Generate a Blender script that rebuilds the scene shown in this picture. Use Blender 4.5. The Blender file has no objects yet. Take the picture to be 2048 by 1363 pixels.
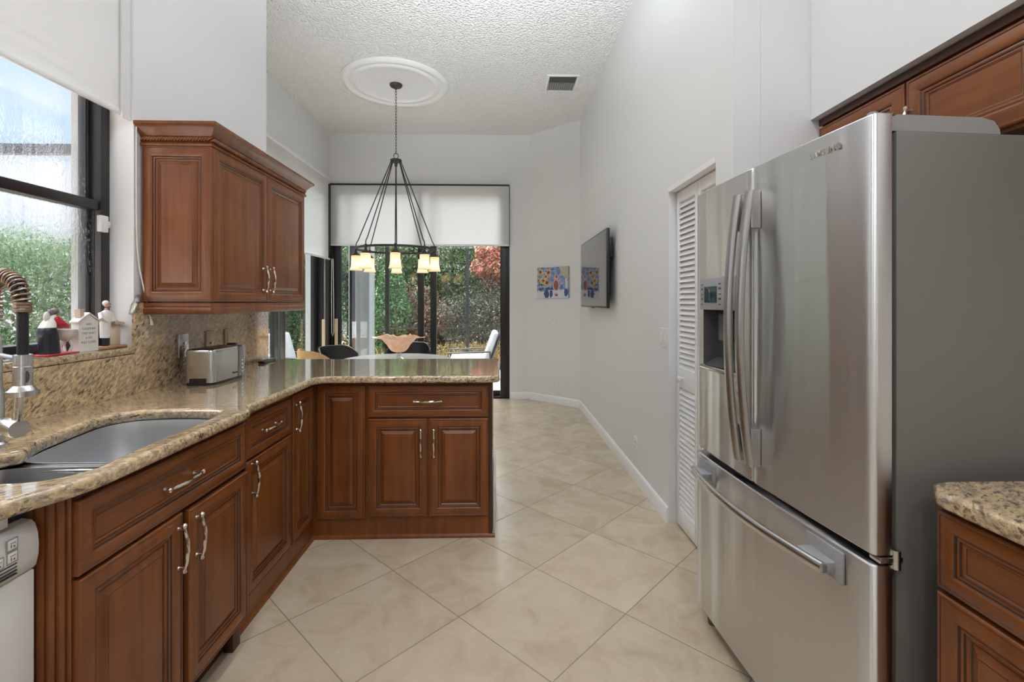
import bpy, bmesh, math, random
import numpy as np
from mathutils import Vector, Matrix
R = math.radians
SC = bpy.context.scene
COL = SC.collection

# ------------------------------------------------------------------ camera
cam_d = bpy.data.cameras.new('camera'); cam = bpy.data.objects.new('camera', cam_d); COL.objects.link(cam)
cam.location = (0, 0, 1.345); cam.rotation_euler = (R(90), 0, R(-1.6))
cam_d.sensor_width = 36; cam_d.lens = 946.4 / 2048 * 36
cam_d.shift_y = (602.7 - 681.5) / 2048
cam_d.clip_start = 0.05; cam_d.clip_end = 200
SC.camera = cam

# ------------------------------------------------------------------ view, world, lights
SC.view_settings.view_transform = 'Standard'; SC.view_settings.look = 'None'
SC.view_settings.gamma = 1; SC.view_settings.use_curve_mapping = False
SC.view_settings.exposure = 0.24
SC.cycles.max_bounces = 12; SC.cycles.diffuse_bounces = 6; SC.cycles.transparent_max_bounces = 16
SC.cycles.caustics_reflective = False; SC.cycles.caustics_refractive = False
SC.cycles.sample_clamp_indirect = 6

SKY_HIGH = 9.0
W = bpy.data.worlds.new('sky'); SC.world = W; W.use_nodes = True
def build_world():
    nt = W.node_tree; n = nt.nodes; l = nt.links; n.clear()
    out = n.new('ShaderNodeOutputWorld'); bg = n.new('ShaderNodeBackground'); bg.inputs['Strength'].default_value = 1.0
    tc = n.new('ShaderNodeTexCoord'); sep = n.new('ShaderNodeSeparateXYZ'); l.new(tc.outputs['Generated'], sep.inputs[0])
    rp = n.new('ShaderNodeValToRGB'); l.new(sep.outputs['Z'], rp.inputs[0])      # clear blue, paler near the horizon
    e = rp.color_ramp.elements
    e[0].position = 0.0; e[0].color = (0.66, 0.74, 0.82, 1)
    e[1].position = 0.8; e[1].color = (0.30, 0.50, 0.88, 1)
    m = e.new(0.25); m.color = (0.56, 0.74, 0.96, 1)
    mp = n.new('ShaderNodeMapping'); mp.inputs['Scale'].default_value = (2.2, 2.2, 5); l.new(tc.outputs['Generated'], mp.inputs[0])
    nz = n.new('ShaderNodeTexNoise'); nz.inputs['Scale'].default_value = 1.4; nz.inputs['Detail'].default_value = 6; l.new(mp.outputs[0], nz.inputs[0])
    def mr(src, a, b, c, d):
        k = n.new('ShaderNodeMapRange'); k.interpolation_type = 'SMOOTHSTEP'; k.inputs['From Min'].default_value = a; k.inputs['From Max'].default_value = b; k.inputs['To Min'].default_value = c; k.inputs['To Max'].default_value = d; l.new(src, k.inputs[0]); return k.outputs[0]
    def mt(op, a, b):
        k = n.new('ShaderNodeMath'); k.operation = op; l.new(a, k.inputs[0]); l.new(b, k.inputs[1]); return k.outputs[0]
    low = mt('MULTIPLY', mr(nz.outputs['Fac'], 0.42, 0.60, 0, 1), mr(sep.outputs['Z'], 0.20, 0.36, 1, 0))
    # extra sky brightness added overhead and beyond the garden to light the rooms
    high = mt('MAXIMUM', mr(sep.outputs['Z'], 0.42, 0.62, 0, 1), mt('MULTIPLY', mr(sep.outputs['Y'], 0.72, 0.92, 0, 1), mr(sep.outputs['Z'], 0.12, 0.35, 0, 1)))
    mx = n.new('ShaderNodeMixRGB'); l.new(low, mx.inputs[0]); l.new(rp.outputs[0], mx.inputs[1]); mx.inputs[2].default_value = (0.92, 0.93, 0.97, 1)
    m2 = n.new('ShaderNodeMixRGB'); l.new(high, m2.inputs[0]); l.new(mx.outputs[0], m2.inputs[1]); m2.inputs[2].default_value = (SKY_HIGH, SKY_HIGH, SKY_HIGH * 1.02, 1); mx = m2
    l.new(mx.outputs[0], bg.inputs[0]); l.new(bg.outputs[0], out.inputs[0])
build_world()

def lamp(name, kind, loc, rot, energy, color=(1, 1, 1), **kw):
    d = bpy.data.lights.new(name, kind); d.energy = energy; d.color = color
    for k, v in kw.items(): setattr(d, k, v)
    o = bpy.data.objects.new(name, d); COL.objects.link(o); o.location = loc; o.rotation_euler = rot
    return o
def aim(o, d):
    o.rotation_euler = Vector(d).to_track_quat('-Z', 'Y').to_euler()
sun = lamp('sun', 'SUN', (-8, 6, 14), (0, 0, 0), 7.0, (1, 0.96, 0.89), angle=R(1.5)); aim(sun, (0.393, -0.105, -0.913))
# unseen fill light added above the view, bounced off the white ceiling
fl = lamp('added_bounce_fill', 'AREA', (0.05, 0.85, 2.25), (0, 0, 0), 46, (0.87, 0.945, 1.0), shape='DISK', size=0.6, spread=R(80)); aim(fl, (-0.08, 0.9, 1))
# unseen ceiling lamps added as room fill, behind and beside the camera
CEIL = 3.645
for (x, y) in ((-0.55, 0.35), (0.55, 0.35), (-0.55, -1.5), (0.55, -1.5)):
    lamp('added_down_fill', 'AREA', (x, y, CEIL - 0.02), (0, 0, 0), 13, (0.97, 0.985, 1), shape='DISK', size=0.16)

# ------------------------------------------------------------------ node helpers
def newmat(name):
    m = bpy.data.materials.new(name); m.use_nodes = True
    nt = m.node_tree; b = nt.nodes['Principled BSDF']; return m, nt, b
def setp(b, **kw):
    for k, v in kw.items(): b.inputs[k].default_value = v
def pmat(name, color, rough=0.5, metal=0.0, noise=0.0, nscale=8, bump=0.0, bscale=60, spec=0.5, coat=0.0, trans=None):
    """Plain principled material with optional small colour mottling and bump"""
    m, nt, b = newmat(name); n = nt.nodes; l = nt.links
    c = (*color, 1); setp(b, **{'Base Color': c, 'Roughness': rough, 'Metallic': metal, 'Specular IOR Level': spec, 'Coat Weight': coat})
    tc = n.new('ShaderNodeTexCoord')
    if noise:
        nz = n.new('ShaderNodeTexNoise'); nz.inputs['Scale'].default_value = nscale; nz.inputs['Detail'].default_value = 4
        l.new(tc.outputs['Object'], nz.inputs[0])
        mx = n.new('ShaderNodeMixRGB'); l.new(nz.outputs['Fac'], mx.inputs[0])
        mx.inputs[1].default_value = (*[v * (1 - noise) for v in color], 1); mx.inputs[2].default_value = (*[min(1, v * (1 + noise)) for v in color], 1)
        l.new(mx.outputs[0], b.inputs['Base Color'])
    if bump:
        nb = n.new('ShaderNodeTexNoise'); nb.inputs['Scale'].default_value = bscale; nb.inputs['Detail'].default_value = 3
        l.new(tc.outputs['Object'], nb.inputs[0])
        bp = n.new('ShaderNodeBump'); bp.inputs['Strength'].default_value = bump; bp.inputs['Distance'].default_value = 0.01
        l.new(nb.outputs['Fac'], bp.inputs['Height']); l.new(bp.outputs[0], b.inputs['Normal'])
    return m
def ramp(nt, src, stops):
    r = nt.nodes.new('ShaderNodeValToRGB'); nt.links.new(src, r.inputs[0]); e = r.color_ramp.elements
    e[0].position, e[0].color = stops[0][0], (*stops[0][1], 1)
    e[1].position, e[1].color = stops[-1][0], (*stops[-1][1], 1)
    for p, c in stops[1:-1]:
        k = e.new(p); k.color = (*c, 1)
    return r
def math_node(nt, op, a, b=None):
    m = nt.nodes.new('ShaderNodeMath'); m.operation = op
    for i, v in enumerate((a, b)):
        if v is None: continue
        if isinstance(v, (int, float)): m.inputs[i].default_value = v
        else: nt.links.new(v, m.inputs[i])
    return m.outputs[0]

def wood_mat(name, axis, dark, mid, light, rough=0.3):
    m, nt, b = newmat(name); n = nt.nodes; l = nt.links
    tc = n.new('ShaderNodeTexCoord'); mp = n.new('ShaderNodeMapping'); l.new(tc.outputs['Object'], mp.inputs[0])
    s = [26, 26, 26]; s[axis] = 1.6; mp.inputs['Scale'].default_value = s
    nz = n.new('ShaderNodeTexNoise'); nz.inputs['Scale'].default_value = 1.0; nz.inputs['Detail'].default_value = 5; nz.inputs['Distortion'].default_value = 0.6
    l.new(mp.outputs[0], nz.inputs[0])
    bl = n.new('ShaderNodeTexNoise'); bl.inputs['Scale'].default_value = 5; bl.inputs['Detail'].default_value = 2; l.new(tc.outputs['Object'], bl.inputs[0])
    mx = math_node(nt, 'ADD', math_node(nt, 'MULTIPLY', nz.outputs['Fac'], 0.6), math_node(nt, 'MULTIPLY', bl.outputs['Fac'], 0.4))
    r = ramp(nt, mx, [(0.3, dark), (0.5, mid), (0.72, light)])
    l.new(r.outputs[0], b.inputs['Base Color']); setp(b, **{'Roughness': rough, 'Coat Weight': 0.12, 'Coat Roughness': 0.2, 'Specular IOR Level': 0.4})
    return m

def granite_mat(name, rot, stretch=(1, 1, 1), gloss=0.1):
    m, nt, b = newmat(name); n = nt.nodes; l = nt.links
    tc = n.new('ShaderNodeTexCoord'); mp = n.new('ShaderNodeMapping'); l.new(tc.outputs['Object'], mp.inputs[0])
    mp.vector_type = 'TEXTURE'
    mp.inputs['Rotation'].default_value = rot; mp.inputs['Scale'].default_value = stretch
    def noise(sc, det=4, rgh=0.6, dist=0.0, off=0):
        k = n.new('ShaderNodeTexNoise'); k.noise_dimensions = '4D'; k.inputs['W'].default_value = off
        k.inputs['Scale'].default_value = sc; k.inputs['Detail'].default_value = det; k.inputs['Roughness'].default_value = rgh; k.inputs['Distortion'].default_value = dist
        l.new(mp.outputs[0], k.inputs[0]); return k.outputs['Fac']
    base = ramp(nt, noise(34, 6, 0.7, 0.6), [(0.32, (0.33, 0.27, 0.21)), (0.43, (0.53, 0.41, 0.26)), (0.55, (0.64, 0.47, 0.27)), (0.68, (0.72, 0.63, 0.50))])
    grain = ramp(nt, noise(90, 3, 0.7, 0, 3), [(0.35, (0.42, 0.42, 0.42)), (0.6, (1.15, 1.13, 1.1))])
    mul = n.new('ShaderNodeMixRGB'); mul.blend_type = 'MULTIPLY'; mul.inputs[0].default_value = 0.8
    l.new(base.outputs[0], mul.inputs[1]); l.new(grain.outputs[0], mul.inputs[2])
    fl1 = ramp(nt, noise(85, 3, 0.6, 0.3, 7), [(0.535, (0, 0, 0)), (0.60, (1, 1, 1))])
    big = ramp(nt, noise(7, 3, 0.5, 0, 11), [(0.38, (0.35, 0.35, 0.35)), (0.62, (1, 1, 1))])
    f = math_node(nt, 'MULTIPLY', fl1.outputs[0], big.outputs[0])
    mx = n.new('ShaderNodeMixRGB'); l.new(f, mx.inputs[0]); l.new(mul.outputs[0], mx.inputs[1]); mx.inputs[2].default_value = (0.075, 0.05, 0.035, 1)
    l.new(mx.outputs[0], b.inputs['Base Color']); setp(b, **{'Roughness': gloss, 'Coat Weight': 0.9, 'Coat Roughness': 0.05})
    return m

def tile_floor_mat():
    m, nt, b = newmat('floor_tile'); n = nt.nodes; l = nt.links
    tc = n.new('ShaderNodeTexCoord'); mp = n.new('ShaderNodeMapping'); mp.vector_type = 'TEXTURE'
    mp.inputs['Location'].default_value = (-0.5287, 2.3837, 0); mp.inputs['Rotation'].default_value = (0, 0, R(45)); mp.inputs['Scale'].default_value = (0.507, 0.507, 0.507)
    l.new(tc.outputs['Object'], mp.inputs[0])
    sp = n.new('ShaderNodeSeparateXYZ'); l.new(mp.outputs[0], sp.inputs[0])
    ds = []
    for ax in 'XY':
        fr = math_node(nt, 'FRACT', sp.outputs[ax]); ds.append(math_node(nt, 'MINIMUM', fr, math_node(nt, 'SUBTRACT', 1.0, fr)))
    d = math_node(nt, 'MINIMUM', ds[0], ds[1])
    g = ramp(nt, d, [(0.0028, (1, 1, 1)), (0.0042, (0, 0, 0))])
    cell = n.new('ShaderNodeCombineXYZ'); l.new(math_node(nt, 'FLOOR', sp.outputs['X']), cell.inputs[0]); l.new(math_node(nt, 'FLOOR', sp.outputs['Y']), cell.inputs[1])
    wn = n.new('ShaderNodeTexWhiteNoise'); l.new(cell.outputs[0], wn.inputs[0])
    off = n.new('ShaderNodeVectorMath'); off.operation = 'MULTIPLY_ADD'; l.new(wn.outputs['Color'], off.inputs[0]); off.inputs[1].default_value = (9, 9, 9); l.new(tc.outputs['Object'], off.inputs[2])
    nz = n.new('ShaderNodeTexNoise'); nz.inputs['Scale'].default_value = 5; nz.inputs['Detail'].default_value = 7; nz.inputs['Roughness'].default_value = 0.62; nz.inputs['Distortion'].default_value = 0.7
    l.new(off.outputs[0], nz.inputs[0])
    c = ramp(nt, nz.outputs['Fac'], [(0.28, (0.47, 0.375, 0.265)), (0.5, (0.56, 0.465, 0.345)), (0.72, (0.63, 0.535, 0.415))])
    tint = n.new('ShaderNodeMixRGB'); tint.blend_type = 'MULTIPLY'; tint.inputs[0].default_value = 1
    tr = ramp(nt, wn.outputs['Value'], [(0, (0.95, 0.95, 0.95)), (1, (1.03, 1.02, 1.0))]); l.new(c.outputs[0], tint.inputs[1]); l.new(tr.outputs[0], tint.inputs[2])
    mx = n.new('ShaderNodeMixRGB'); l.new(g.outputs[0], mx.inputs[0]); l.new(tint.outputs[0], mx.inputs[1]); mx.inputs[2].default_value = (0.17, 0.135, 0.10, 1)
    l.new(mx.outputs[0], b.inputs['Base Color'])
    bp = n.new('ShaderNodeBump'); bp.invert = True; bp.inputs['Strength'].default_value = 0.5; bp.inputs['Distance'].default_value = 0.002; l.new(g.outputs[0], bp.inputs['Height']); l.new(bp.outputs[0], b.inputs['Normal'])
    setp(b, **{'Roughness': 0.27, 'Specular IOR Level': 0.5})
    return m

def steel_mat(name, color, rough, aniso=0.0, grain=(1, 1, 1), gstr=0.06):
    m, nt, b = newmat(name); n = nt.nodes; l = nt.links
    setp(b, **{'Base Color': (*color, 1), 'Metallic': 1.0, 'Roughness': rough, 'Anisotropic': aniso})
    tc = n.new('ShaderNodeTexCoord'); mp = n.new('ShaderNodeMapping'); mp.inputs['Scale'].default_value = grain; l.new(tc.outputs['Object'], mp.inputs[0])
    nz = n.new('ShaderNodeTexNoise'); nz.inputs['Scale'].default_value = 1; nz.inputs['Detail'].default_value = 3; l.new(mp.outputs[0], nz.inputs[0])
    rr = n.new('ShaderNodeMapRange'); rr.inputs['To Min'].default_value = rough - gstr; rr.inputs['To Max'].default_value = rough + gstr; l.new(nz.outputs['Fac'], rr.inputs[0]); l.new(rr.outputs[0], b.inputs['Roughness'])
    if aniso:
        tg = n.new('ShaderNodeTangent'); tg.direction_type = 'RADIAL'; tg.axis = 'Z'; l.new(tg.outputs[0], b.inputs['Tangent'])
        b.inputs['Anisotropic Rotation'].default_value = 0.25
        # faint waviness of the pressed sheet, running top to bottom
        m2 = n.new('ShaderNodeMapping'); m2.inputs['Scale'].default_value = (4.5, 5.5, 0.25); l.new(tc.outputs['Object'], m2.inputs[0])
        z2 = n.new('ShaderNodeTexNoise'); z2.inputs['Scale'].default_value = 1; z2.inputs['Detail'].default_value = 2; l.new(m2.outputs[0], z2.inputs[0])
        bp = n.new('ShaderNodeBump'); bp.inputs['Strength'].default_value = 0.7; bp.inputs['Distance'].default_value = 0.03; l.new(z2.outputs['Fac'], bp.inputs['Height']); l.new(bp.outputs[0], b.inputs['Normal'])
    return m

def glass_mat(name, tint=(1, 1, 1), refl=0.08):
    m = bpy.data.materials.new(name); m.use_nodes = True; nt = m.node_tree; n = nt.nodes; l = nt.links; n.clear()
    out = n.new('ShaderNodeOutputMaterial'); mix = n.new('ShaderNodeMixShader'); tr = n.new('ShaderNodeBsdfTransparent'); gl = n.new('ShaderNodeBsdfGlossy')
    tr.inputs[0].default_value = (*tint, 1); gl.inputs['Roughness'].default_value = 0.0
    lw = n.new('ShaderNodeLayerWeight'); lw.inputs['Blend'].default_value = 0.25
    mr = n.new('ShaderNodeMapRange'); mr.inputs['To Min'].default_value = refl * 0.6; mr.inputs['To Max'].default_value = 0.5; l.new(lw.outputs['Fresnel'], mr.inputs[0])
    l.new(mr.outputs[0], mix.inputs[0]); l.new(tr.outputs[0], mix.inputs[1]); l.new(gl.outputs[0], mix.inputs[2]); l.new(mix.outputs[0], out.inputs[0])
    return m

def dew_glass_mat(name, lo, hi, amount):
    """pane fogged by condensation: fine droplets that thin out between lo and hi (z, m), some running down in streaks"""
    m = bpy.data.materials.new(name); m.use_nodes = True; nt = m.node_tree; n = nt.nodes; l = nt.links; n.clear()
    out = n.new('ShaderNodeOutputMaterial'); tc = n.new('ShaderNodeTexCoord')
    sep = n.new('ShaderNodeSeparateXYZ'); l.new(tc.outputs['Object'], sep.inputs[0])
    tr = n.new('ShaderNodeBsdfTransparent'); gl = n.new('ShaderNodeBsdfGlossy'); gl.inputs['Roughness'].default_value = 0.02
    m1 = n.new('ShaderNodeMixShader'); m1.inputs[0].default_value = 0.06; l.new(tr.outputs[0], m1.inputs[1]); l.new(gl.outputs[0], m1.inputs[2])
    rf = n.new('ShaderNodeBsdfRefraction'); rf.inputs['IOR'].default_value = 1.12; rf.inputs['Roughness'].default_value = 0.05
    mp = n.new('ShaderNodeMapping'); mp.inputs['Scale'].default_value = (1, 1, 0.45); l.new(tc.outputs['Object'], mp.inputs[0])
    vz = n.new('ShaderNodeTexNoise'); vz.inputs['Scale'].default_value = 110; vz.inputs['Detail'].default_value = 3; l.new(mp.outputs[0], vz.inputs[0])
    bp = n.new('ShaderNodeBump'); bp.inputs['Strength'].default_value = 0.4; bp.inputs['Distance'].default_value = 0.012; l.new(vz.outputs['Fac'], bp.inputs['Height']); l.new(bp.outputs[0], rf.inputs['Normal'])
    tl = n.new('ShaderNodeBsdfTranslucent'); tl.inputs[0].default_value = (0.85, 0.9, 0.9, 1)
    m2 = n.new('ShaderNodeMixShader'); l.new(rf.outputs[0], m2.inputs[1]); l.new(tl.outputs[0], m2.inputs[2])
    dr = n.new('ShaderNodeTexNoise'); dr.inputs['Scale'].default_value = 160; dr.inputs['Detail'].default_value = 2; l.new(mp.outputs[0], dr.inputs[0])
    dd = ramp(nt, dr.outputs['Fac'], [(0.55, (0, 0, 0)), (0.72, (0.3, 0.3, 0.3))]); l.new(dd.outputs[0], m2.inputs[0])
    st = n.new('ShaderNodeMapping'); st.inputs['Scale'].default_value = (1, 22, 1.4); l.new(tc.outputs['Object'], st.inputs[0])
    sn = n.new('ShaderNodeTexNoise'); sn.inputs['Scale'].default_value = 2; sn.inputs['Detail'].default_value = 4; l.new(st.outputs[0], sn.inputs[0])
    zz = n.new('ShaderNodeMapRange'); zz.inputs['From Min'].default_value = lo; zz.inputs['From Max'].default_value = hi; l.new(sep.outputs['Z'], zz.inputs[0])
    zz.inputs['To Min'].default_value = 0.1 * amount; zz.inputs['To Max'].default_value = amount
    ss = ramp(nt, sn.outputs['Fac'], [(0.4, (0.35, 0.35, 0.35)), (0.6, (1, 1, 1))])
    fac = math_node(nt, 'MULTIPLY', zz.outputs[0], ss.outputs[0])
    m3 = n.new('ShaderNodeMixShader'); l.new(fac, m3.inputs[0]); l.new(m1.outputs[0], m3.inputs[1]); l.new(m2.outputs[0], m3.inputs[2]); l.new(m3.outputs[0], out.inputs[0])
    return m

def shade_mat(name, color=(0.86, 0.86, 0.86), k=0.35, shadow_stripes=0):
    m = bpy.data.materials.new(name); m.use_nodes = True; nt = m.node_tree; n = nt.nodes; l = nt.links; n.clear()
    out = n.new('ShaderNodeOutputMaterial'); mix = n.new('ShaderNodeMixShader'); mix.inputs[0].default_value = k
    d = n.new('ShaderNodeBsdfDiffuse'); t = n.new('ShaderNodeBsdfTranslucent'); d.inputs[0].default_value = t.inputs[0].default_value = (*color, 1)
    tc = n.new('ShaderNodeTexCoord'); nz = n.new('ShaderNodeTexNoise'); nz.inputs['Scale'].default_value = 500; l.new(tc.outputs['Object'], nz.inputs[0])
    bp = n.new('ShaderNodeBump'); bp.inputs['Strength'].default_value = 0.05; l.new(nz.outputs['Fac'], bp.inputs['Height']); l.new(bp.outputs[0], d.inputs['Normal'])
    if shadow_stripes:  # screen shadows falling on the cloth, put into its translucency as bands
        wv = n.new('ShaderNodeTexWave'); wv.bands_direction = 'Z'; wv.inputs['Scale'].default_value = shadow_stripes; wv.inputs['Distortion'].default_value = 0; l.new(tc.outputs['Object'], wv.inputs[0])
        r = ramp(nt, wv.outputs['Fac'], [(0.35, (k * 0.75,) * 3), (0.65, (k * 1.25,) * 3)]); l.new(r.outputs[0], mix.inputs[0])
    l.new(d.outputs[0], mix.inputs[1]); l.new(t.outputs[0], mix.inputs[2]); l.new(mix.outputs[0], out.inputs[0])
    return m

def leaf_mat(name, cols, rough=0.45, trans=0.35):
    m = bpy.data.materials.new(name); m.use_nodes = True; nt = m.node_tree; n = nt.nodes; l = nt.links; n.clear()
    out = n.new('ShaderNodeOutputMaterial'); ge = n.new('ShaderNodeNewGeometry')
    r = ramp(nt, ge.outputs['Random Per Island'], [(i / (len(cols) - 1), c) for i, c in enumerate(cols)])
    p = n.new('ShaderNodeBsdfPrincipled'); p.inputs['Roughness'].default_value = rough; l.new(r.outputs[0], p.inputs['Base Color'])
    t = n.new('ShaderNodeBsdfTranslucent'); l.new(r.outputs[0], t.inputs[0])
    mx = n.new('ShaderNodeMixShader'); mx.inputs[0].default_value = trans; l.new(p.outputs[0], mx.inputs[1]); l.new(t.outputs[0], mx.inputs[2]); l.new(mx.outputs[0], out.inputs[0])
    return m

def popcorn_mat():
    m, nt, b = newmat('ceiling_popcorn'); n = nt.nodes; l = nt.links
    tc = n.new('ShaderNodeTexCoord')
    v = n.new('ShaderNodeTexVoronoi'); v.inputs['Scale'].default_value = 55; l.new(tc.outputs['Object'], v.inputs[0])
    z = n.new('ShaderNodeTexNoise'); z.inputs['Scale'].default_value = 45; z.inputs['Detail'].default_value = 4; l.new(tc.outputs['Object'], z.inputs[0])
    h = math_node(nt, 'ADD', math_node(nt, 'MULTIPLY', v.outputs['Distance'], -0.6), z.outputs['Fac'])
    bp = n.new('ShaderNodeBump'); bp.inputs['Strength'].default_value = 1.0; bp.inputs['Distance'].default_value = 0.02; l.new(h, bp.inputs['Height']); l.new(bp.outputs[0], b.inputs['Normal'])
    setp(b, **{'Base Color': (0.90, 0.90, 0.90, 1), 'Roughness': 0.9})
    return m

M = {}
M['wall'] = pmat('wall_paint', (0.77, 0.775, 0.785), 0.7, bump=0.03, bscale=180)
M['trim'] = pmat('white_trim_paint', (0.86, 0.86, 0.87), 0.4, noise=0.01)
M['ceiling'] = popcorn_mat()
M['floor'] = tile_floor_mat()
M['wood'] = wood_mat('cherry_wood', 2, (0.118, 0.034, 0.008), (0.186, 0.058, 0.014), (0.250, 0.084, 0.022))
M['wood_h'] = wood_mat('cherry_wood_crosswise', 1, (0.118, 0.034, 0.008), (0.186, 0.058, 0.014), (0.250, 0.084, 0.022))
M['wood_x'] = wood_mat('cherry_wood_sideways', 0, (0.118, 0.034, 0.008), (0.186, 0.058, 0.014), (0.250, 0.084, 0.022))
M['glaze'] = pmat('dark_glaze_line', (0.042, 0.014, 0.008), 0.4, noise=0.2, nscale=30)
M['wood_dark'] = pmat('dark_cherry_edge', (0.062, 0.020, 0.010), 0.45, noise=0.25, nscale=12)
M['granite'] = granite_mat('granite_counter', (0, 0, R(38)), (2.3, 1, 1))
M['granite_wall'] = granite_mat('granite_splash', (R(38), 0, 0), (1, 2.3, 1), 0.14)
M['steel_fridge'] = steel_mat('brushed_steel_door', (0.77, 0.775, 0.78), 0.33, 0.95, (4, 4, 900), 0.05)
M['steel'] = steel_mat('brushed_steel', (0.62, 0.62, 0.62), 0.26, 0.0, (4, 4, 500), 0.05)
M['steel_soft'] = steel_mat('soft_brushed_steel', (0.60, 0.60, 0.60), 0.20, 0.0, (3, 3, 3), 0.02)
M['steel_sink'] = steel_mat('sink_steel', (0.64, 0.65, 0.66), 0.36, 0.0, (60, 60, 8), 0.05)
M['handle_steel'] = steel_mat('handle_steel', (0.46, 0.445, 0.43), 0.33, 0.0, (400, 400, 6), 0.04)
M['nickel'] = steel_mat('satin_nickel', (0.70, 0.64, 0.58), 0.22, 0.0, (80, 80, 80), 0.06)
M['fridge_side'] = pmat('grey_fridge_paint', (0.185, 0.178, 0.165), 0.42, bump=0.02, bscale=400)
M['gasket'] = pmat('dark_gasket', (0.03, 0.03, 0.032), 0.6, noise=0.1)
M['plastic_grey'] = pmat('grey_plastic', (0.33, 0.33, 0.33), 0.4, noise=0.03)
M['plastic_dark'] = pmat('charcoal_plastic', (0.06, 0.06, 0.062), 0.4, noise=0.05)
M['lcd'] = pmat('blue_lcd', (0.012, 0.045, 0.06), 0.12, noise=0.1)
M['black'] = pmat('black_plastic', (0.012, 0.012, 0.013), 0.35, noise=0.1)
M['frame'] = pmat('black_aluminium', (0.017, 0.017, 0.019), 0.35, noise=0.1)
M['iron'] = pmat('dark_iron', (0.035, 0.033, 0.032), 0.5, noise=0.15, nscale=40)
M['white_plastic'] = pmat('white_plastic', (0.80, 0.79, 0.77), 0.35, noise=0.01)
M['ivory'] = pmat('ivory_plate', (0.58, 0.50, 0.38), 0.4, noise=0.04)
M['glass'] = glass_mat('window_glass', (0.93, 0.96, 0.95), 0.09)
M['dew_low'] = dew_glass_mat('dewy_pane_lower', 1.30, 1.72, 0.7)
M['dew_high'] = dew_glass_mat('dewy_pane_upper', 2.10, 1.85, 0.45)
M['shade'] = shade_mat('roller_shade', (0.90, 0.90, 0.90), 0.55)
M['shade_k'] = shade_mat('kitchen_shade', (0.86, 0.86, 0.86), 0.28, 5.5)
M['stucco'] = pmat('outside_stucco', (0.24, 0.25, 0.26), 0.9, noise=0.12, nscale=14, bump=0.2, bscale=90)
M['patio'] = pmat('patio_paving', (0.62, 0.60, 0.57), 0.8, noise=0.1, nscale=3)
M['stucco_pale'] = pmat('pale_outside_stucco', (0.40, 0.41, 0.42), 0.9, noise=0.15, nscale=14, bump=0.2, bscale=90)
M['soil'] = pmat('mulch_soil', (0.20, 0.12, 0.06), 0.95, noise=0.4, nscale=9, bump=0.5, bscale=30)

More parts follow.
